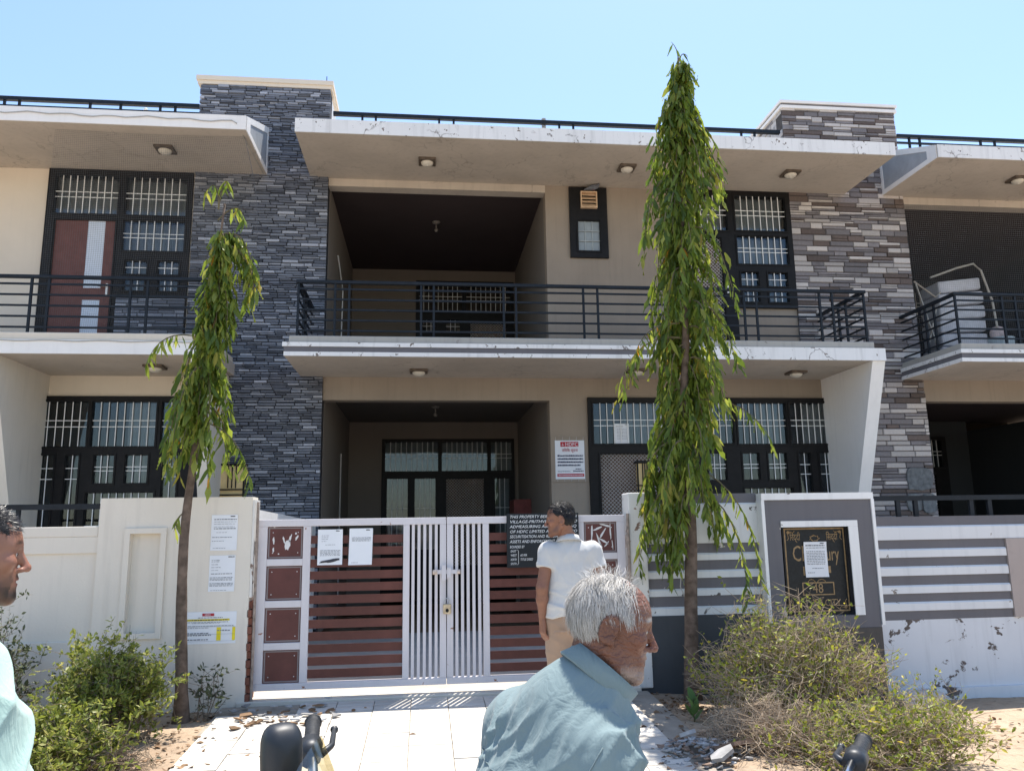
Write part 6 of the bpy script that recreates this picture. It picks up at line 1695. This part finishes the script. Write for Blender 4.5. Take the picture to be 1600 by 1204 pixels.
tr = P3.leg('L', 0.02, foot=False)+P3.leg('R', 0.02, foot=False)+[('el', J3['P'], [0.12, 0.168, 0.13], P3.PR, 0.06)]
P3.cloth('trousers', tr, clothmat('navy_trousers', (0.04, 0.045, 0.06)), 0.01, lambda V, T: 0.004*wr(V, (30, 20, 44), 0))
for q in 'LR':
    A = np.array(J3['A'+q]); T = A+np.array((0.9, 0.43, 0))*0.17; T[2] = 0.035
    V, F = surfnet(sdf([('rc', A+np.array((0, 0, -0.035)), T, 0.052, 0.04, 0.02), ('cut', (0, 0, 0.002), (0, 0, -1))]), np.minimum(A, T)-0.1, np.maximum(A, T)+0.1, 0.01)
    np_mesh('shoe', V, F, M_SHOE, P3.root)
short_hair(P3, hd3, 6500, 12, 0.8)
# ------------------------------------------------------------------ motorcycles in the foreground
M_BLK = simple('black_plastic', (0.018, 0.021, 0.026), 0.48, 0.25, 14, spec=0.5)
M_RUB = simple('rubber', (0.018, 0.019, 0.021), 0.6, 0.25, 30, spec=0.4, bump=0.3, bscale=120)
M_CHR = simple('chrome', (0.55, 0.56, 0.58), 0.18, 0.1, 10, metal=1.0)
M_TANK = simple('black_gloss_paint', (0.02, 0.022, 0.03), 0.18, 0.1, 6, spec=0.6)
M_SEAT = simple('seat_vinyl', (0.03, 0.03, 0.03), 0.55, 0.2, 20)
_t = NT('tinted_visor'); _t.n.remove(_t.b)
_a = _t.node('ShaderNodeBsdfTransparent'); _a.inputs['Color'].default_value = (0.86, 0.80, 0.62, 1); _g = _t.node('ShaderNodeBsdfGlossy'); _g.inputs['Roughness'].default_value = 0.12
_m = _t.node('ShaderNodeMixShader'); _m.inputs[0].default_value = 0.14; _t.l.new(_a.outputs[0], _m.inputs[1]); _t.l.new(_g.outputs[0], _m.inputs[2]); _t.l.new(_m.outputs[0], _t.out.inputs['Surface'])
M_VISOR = _t.m
def motorcycle(label, sx, sy, phi, lock, grip_up=0.0, screen=True):
    root = thing('motorcycle', label, 'motorcycle', (sx, sy, 0), 'motorcycles parked in front of the camera')
    def rot(a):
        c, s_ = math.cos(rad(a)), math.sin(rad(a))
        return lambda x, y, z: Vector((sx+c*x-s_*y, sy+s_*x+c*y, z))
    B = rot(phi); S = rot(phi+lock)
    def put(b, T, name, m, parent=root, smooth=True, bevel=0):
        b.v = [tuple(T(*v)) for v in b.v]; return b.build(name, m, parent, smooth, bevel)
    def wheel(T, cx):
        n = 40; tb = MB()
        for i in range(n):
            a = 2*math.pi*i/n
            for j in range(8):
                t_ = 2*math.pi*j/8; r = 0.275+0.045*math.cos(t_); tb.v.append((cx+r*math.cos(a), 0.045*math.sin(t_), 0.31+r*math.sin(a)))
        for i in range(n):
            for j in range(8):
                tb.f.append((i*8+j, ((i+1) % n)*8+j, ((i+1) % n)*8+(j+1) % 8, i*8+(j+1) % 8))
        w = put(tb, T, 'wheel', M_RUB)
        rb_ = MB(); rb_.tube([(cx, -0.04, 0.31), (cx, 0.04, 0.31)], 0.04, 12)
        for i in range(10):
            a = 2*math.pi*i/10; rb_.tube([(cx, 0, 0.31), (cx+0.24*math.cos(a), 0, 0.31+0.24*math.sin(a))], 0.007, 5)
        put(rb_, T, 'rim', M_CHR, w, False)
    wheel(S, 0.27); wheel(B, -1.0)
    f_ = MB()
    for y in (-0.085, 0.085): f_.tube([(0.27, y, 0.31), (0.0, y, 0.98)], [0.02, 0.024], 8)
    put(f_, S, 'fork', M_CHR)
    fe = MB()
    for i in range(9):
        a = rad(20+130*i/8); 
        for y in (-0.06, 0, 0.06): fe.v.append((0.27+0.345*math.cos(a), y, 0.31+0.345*math.sin(a)+(0.012 if y == 0 else 0)))
    for i in range(8):
        for j in range(2): p = i*3+j; fe.f.append((p, p+1, p+4, p+3))
    put(fe, S, 'front_mudguard', M_TANK)
    tk = MB().ball((-0.32, 0, 0.80), (0.28, 0.14, 0.12), 18, 10); put(tk, B, 'tank', M_TANK)
    st = MB().box(-1.12, -0.55, -0.13, 0.13, 0.70, 0.78); put(st, B, 'seat', M_SEAT, smooth=False, bevel=0.03)
    en = MB().box(-0.55, -0.2, -0.13, 0.13, 0.30, 0.62); put(en, B, 'engine', simple('engine_grey', (0.14, 0.14, 0.15), 0.45, 0.2, 20, metal=0.5), smooth=False, bevel=0.03)
    fr = MB().tube([(-0.05, 0, 0.9), (-0.35, 0, 0.66), (-0.9, 0, 0.66), (-1.2, 0, 0.72)], 0.022, 8).tube([(-0.05, 0, 0.88), (-0.2, 0, 0.35), (-0.6, 0, 0.3), (-1.0, 0, 0.31)], 0.02, 8)
    put(fr, B, 'frame', M_BLK)
    put(MB().tube([(-0.4, -0.14, 0.36), (-0.8, -0.16, 0.32), (-1.25, -0.17, 0.40)], [0.022, 0.035, 0.04], 10), B, 'exhaust', M_CHR)
    put(MB().ball((-1.2, 0, 0.70), (0.06, 0.07, 0.04), 10, 6), B, 'tail_lamp', simple('red_lens', (0.3, 0.01, 0.01), 0.2), smooth=True)
    hl_ = put(MB().ball((0.10, 0, 0.93), (0.09, 0.10, 0.11), 16, 10), S, 'headlight_cowl', M_BLK)
    put(MB().ball((0.165, 0, 0.92), (0.035, 0.075, 0.08), 14, 8), S, 'lens', simple('lamp_lens', (0.5, 0.52, 0.55), 0.1, 0.05), hl_)
    # instrument pod
    put(MB().tube([(0.05, 0, 0.98 if not screen else 1.02), (0.03, 0, 1.02 if not screen else 1.08)], [0.07, 0.055], 16), S, 'instrument_pod', M_BLK)
    # visor: curved clear screen in front of the pod
    vb = MB(); n = 12
    for j in range(7):
        v = j/6
        for i in range(n+1):
            a = rad(-62+124*i/n); r = 0.11*(1-0.35*v)
            vb.v.append((0.02+r*math.cos(a)*0.75-0.05*v, r*math.sin(a), 1.0+0.20*v-0.05*(abs(i-n/2)/(n/2))**2*v))
    for j in range(6):
        for i in range(n): p = j*(n+1)+i; vb.f.append((p, p+1, p+n+2, p+n+1))
    if screen: put(vb, S, 'visor', M_VISOR)
    hb_ = MB().tube([(-0.10, 0.36, 1.085+grip_up), (-0.05, 0.20, 1.075+grip_up*0.7), (0.0, 0.07, 1.02), (0.0, -0.07, 1.02), (-0.05, -0.20, 1.075+grip_up*0.7), (-0.10, -0.36, 1.085+grip_up)], 0.0115, 8)
    hb_ = put(hb_, S, 'handlebar', M_CHR)
    for y in (1, -1):
        g = MB(); pa = Vector((-0.066, y*0.245, 1.078+grip_up*0.8)); pb = Vector((-0.10, y*0.372, 1.086+grip_up))
        pts = [pa]; rs = [0.023]
        for i in range(15):
            u = 0.06+0.88*i/14; pts.append(pa.lerp(pb, u)); rs.append(0.0165 if i % 2 else 0.0178)
        pts += [pa.lerp(pb, 0.955), pa.lerp(pb, 0.96), pb]; rs += [0.0205, 0.021, 0.020]
        g.tube(pts, rs, 14); put(g, S, 'grip', M_RUB)
        sw_ = MB().tube([(-0.052, y*0.19, 1.072+grip_up*0.7), (-0.066, y*0.242, 1.078+grip_up*0.8)], [0.026, 0.027], 10); put(sw_, S, 'switch_housing', M_BLK)
        lv_ = MB().tube([(-0.03, y*0.20, 1.075+grip_up*0.7), (-0.02, y*0.25, 1.075+grip_up*0.8), (-0.045, y*0.36, 1.07+grip_up)], [0.009, 0.007, 0.006], 6).ball((-0.046, y*0.365, 1.07+grip_up), 0.010, 8, 6); put(lv_, S, 'lever', M_BLK)
    return root, S
m1, S1 = motorcycle('black motorcycle at the bottom edge with mirror and clear visor in view', -0.225, 1.67, -50, 41, 0.055)
def mirror(root, c, fw_, stalk0, w=0.041, h=0.060):
    """rounded pod whose back bulges along fw_"""
    R = frame(fw_, (0, 0, 1)); c = np.array(c); b = MB(); n = 24
    def sup(a, e): return math.copysign(abs(math.cos(a))**e, math.cos(a)), math.copysign(abs(math.sin(a))**e, math.sin(a))
    prof = [(0.0, -0.018), (0.90, -0.018), (1.0, -0.012), (1.0, 0.004), (0.95, 0.016), (0.80, 0.028), (0.5, 0.036), (0.0, 0.038)]
    for k, (s_, d) in enumerate(prof):
        for i in range(n):
            x, z = sup(2*math.pi*i/n, 0.62); b.v.append(tuple(c+R @ np.array((d+0.004*(1 if i % 2 and 2 < k < 7 else 0)*0, x*w*s_, z*h*s_))))
    for k in range(len(prof)-1):
        for i in range(n): b.f.append((k*n+i, k*n+(i+1) % n, (k+1)*n+(i+1) % n, (k+1)*n+i))
    pod = b.build('mirror', M_BLK, root, smooth=True)
    g = MB(); g.v = [tuple(c+R @ np.array((-0.0185, sup(2*math.pi*i/n, 0.62)[0]*w*0.88, sup(2*math.pi*i/n, 0.62)[1]*h*0.88))) for i in range(n)]; g.f = [tuple(range(n))]
    g.build('glass', M_CHR, pod)
    MB().tube([stalk0, tuple((np.array(stalk0)+c)/2+np.array((0, 0, -0.03))), tuple(c+np.array((0, 0, -h*0.8)))], 0.007, 8).build('stalk', M_BLK, pod)
mirror(m1, (-0.287, 1.745, 1.150), (0.45, -0.89, 0.1), tuple(S1(-0.03, 0.17, 1.08)))
mirror(m1, (-0.22, 1.42, 1.10), (0.95, -0.2, 0.1), tuple(S1(-0.03, -0.17, 1.08)))
m2, S2 = motorcycle('black motorcycle at the bottom right with only its grip in view', 0.85, 1.64, 118, 40, -0.02, screen=False)
mirror(m2, tuple(S2(0.0, 0.24, 1.02)), (0.3, 0.95, 0), tuple(S2(-0.03, 0.17, 1.06)))

# ------------------------------------------------------------------ nets, bedding and small things on the houses
def net(label, x0, x1, z0, z1, y, sp, r, m, sag=0.05, bow=0.0):
    t_ = thing('bird_net', label, 'net', ((x0+x1)/2, y, z0)); b = MB()
    def pt(u, v):
        return (x0+(x1-x0)*u+bow*math.sin(math.pi*v)*u, y+sag*math.sin(math.pi*v)*math.sin(math.pi*u)+0.02*mnoise(Vector((u*3, v*3, x0))), z0+(z1-z0)*v-0.02*math.sin(math.pi*u))
    nx_ = int((x1-x0)/sp); nz_ = int((z1-z0)/sp)
    for i in range(nx_+1): b.tube([pt(i/nx_, j/10) for j in range(11)], r, 3, cap=False)
    for j in range(nz_+1): b.tube([pt(i/10, j/nz_) for i in range(11)], r, 3, cap=False)
    b.build('threads', m, t_)
    MB().tube([pt(1, j/12) for j in range(13)], r*3, 5).build('edge_cord', m, t_)
M_NETW = simple('pale_net', (0.28, 0.28, 0.29), 0.6, 0.1)
M_NETD = simple('dark_net', (0.10, 0.105, 0.11), 0.6, 0.1)
net('fine pale bird net across the upper opening of the right house', 7.60, 11.1, 3.99, 6.56, 10.99, 0.034, 0.0011, M_NETW)
net('fine dark bird net hung over the left balcony window', -4.68, -2.35, 3.99, 6.65, 9.76, 0.024, 0.0010, M_NETD, sag=0.03, bow=0.22)
M_MATT = simple('grey_mattress', (0.55, 0.55, 0.57), 0.9, 0.12, 7)
mt = thing('mattress_stack', 'folded white mattresses stacked behind the net on the right balcony', 'mattress', (8.6, 11.5, 3.94))
MB().box(8.15, 9.05, 11.3, 11.75, 3.94, 4.10).build('base', M_CURTAIN, mt)
for i in range(6):
    b = MB(); z = 4.11+i*0.215; x0, x1 = 8.18+0.02*(i % 2)+0.01*i, 9.02-0.015*(i % 3)
    b.box(x0, x1, 11.28+0.02*(i % 2), 11.78, z, z+0.20); b.v = [(x, y, zz+0.16*(x-8.18)*(i/6.0)*0.9) for x, y, zz in b.v]
    b.build('mattress', M_MATT, mt, bevel=0.03)
cot = thing('folding_cot', 'bent steel tube cot frame leaning beside the mattresses on the right balcony', 'cot', (8.0, 11.2, 3.94))
M_STEEL = simple('pale_steel', (0.42, 0.38, 0.32), 0.45, 0.15, 20, metal=0.3)
MB().tube([(8.05, 11.2, 5.42), (8.5, 11.18, 5.58), (8.80, 11.17, 5.66), (8.92, 11.17, 5.55), (9.05, 11.17, 5.05), (9.08, 11.17, 4.6)], 0.018, 8).build('bow', M_STEEL, cot)
MB().tube([(7.78, 11.2, 5.35), (8.12, 11.2, 3.95)], 0.014, 6).tube([(8.12, 11.22, 4.95), (7.92, 11.22, 4.35)], 0.014, 6).tube([(7.76, 11.2, 5.35), (8.1, 11.2, 5.1), (8.2, 11.2, 5.18)], 0.014, 6).build('legs', M_STEEL, cot)
bk = thing('plastic_tub', 'small pale tub with pink cloth behind the net at the far right', 'tub', (9.15, 11.3, 4.3))
MB().tube([(9.2, 11.3, 3.95), (9.2, 11.3, 4.45)], [0.16, 0.21], 18).build('tub', simple('pale_blue_plastic', (0.42, 0.5, 0.52), 0.4), bk)
b = MB().ball((9.14, 11.25, 4.52), (0.12, 0.10, 0.14), 12, 8); b.v = [(x+0.03*mnoise(Vector((x*9, z*9, 2))), y, z+0.03*mnoise(Vector((x*9, z*9, 8)))) for x, y, z in b.v]
b.build('cloth', simple('pink_white_cloth', (0.55, 0.45, 0.43), 0.9, 0.3, 14), bk, smooth=True)
# pigeon on the vent
pg = thing('pigeon', 'grey pigeon perched on the tan vent cover', 'pigeon', (2.52, 10.90, 6.575))
V, F = surfnet(sdf([('el', (2.52, 10.88, 6.625), (0.085, 0.042, 0.042), np.array([[0.96, 0, -0.26], [0, 1, 0], [0.26, 0, 0.96]]), 0.0), ('rc', (2.575, 10.88, 6.64), (2.60, 10.875, 6.672), 0.026, 0.019, 0.02), ('rc', (2.60, 10.875, 6.674), (2.628, 10.872, 6.668), 0.014, 0.003, 0.008), ('rc', (2.45, 10.885, 6.61), (2.385, 10.89, 6.588), 0.022, 0.010, 0.02)]), (2.34, 10.8, 6.55), (2.68, 10.96, 6.72), 0.006)
np_mesh('body', V, F, simple('pigeon_grey', (0.12, 0.13, 0.15), 0.6, 0.35, 25), pg)
MB().tube([(2.515, 10.87, 6.60), (2.515, 10.87, 6.572)], 0.004, 5).tube([(2.535, 10.89, 6.60), (2.535, 10.89, 6.572)], 0.004, 5).build('legs', simple('pigeon_leg', (0.3, 0.1, 0.08), 0.6), pg)
# cables and pipes
tag(MB().tube([(-6.5+i*0.13, 9.572, 6.765+0.012*math.sin(i*1.7)+0.008*math.sin(i*0.6)) for i in range(32)]+[(-2.42, 9.57, 6.74), (-2.36, 9.75, 6.655), (-2.34, 10.4, 6.652), (-2.33, 10.9, 6.67)], 0.0065, 5).build('cable', M_CAPSTONE), 'thin cable clipped along the fascia of the left roof slab', 'cable')
tag(MB().tube([(-6.5+i*0.13, 9.57, 3.855+0.006*math.sin(i*1.3)) for i in range(30)], 0.006, 5).build('cable', M_CAPSTONE), 'thin cable clipped along the fascia of the left balcony', 'cable')
tag(MB().tube([(1.83, 11.15, 7.0), (1.83, 11.15, 7.86)], 0.035, 10).build('vent_pipe', M_CAPSTONE, None, smooth=False), 'short grey vent pipe rising behind the central roof railing', 'pipe')
tag(MB().tube([(-4.17, 11.3, 7.0), (-4.17, 11.3, 7.80)], 0.022, 10).ball((-4.17, 11.3, 7.82), 0.03, 10, 6).build('vent_pipe', M_GRILLE, None), 'small white pipe with round cap behind the left roof railing', 'pipe')
tag(MB().tube([(-1.515, 11.2, 8.2), (-1.515, 11.2, 8.44)], 0.006, 6).build('antenna_rod', M_IRON, None), 'thin rod standing on top of the slate pillar', 'rod')
tag(MB().tube([(2.27, 6.955, 1.52), (2.30, 6.95, 1.3), (2.27, 6.95, 1.05), (2.32, 6.94, 0.92), (2.42, 6.94, 0.86)], 0.005, 5).build('cable', M_CURTAIN, None), 'loose pale wire hanging from the switch on the striped wall', 'wire')
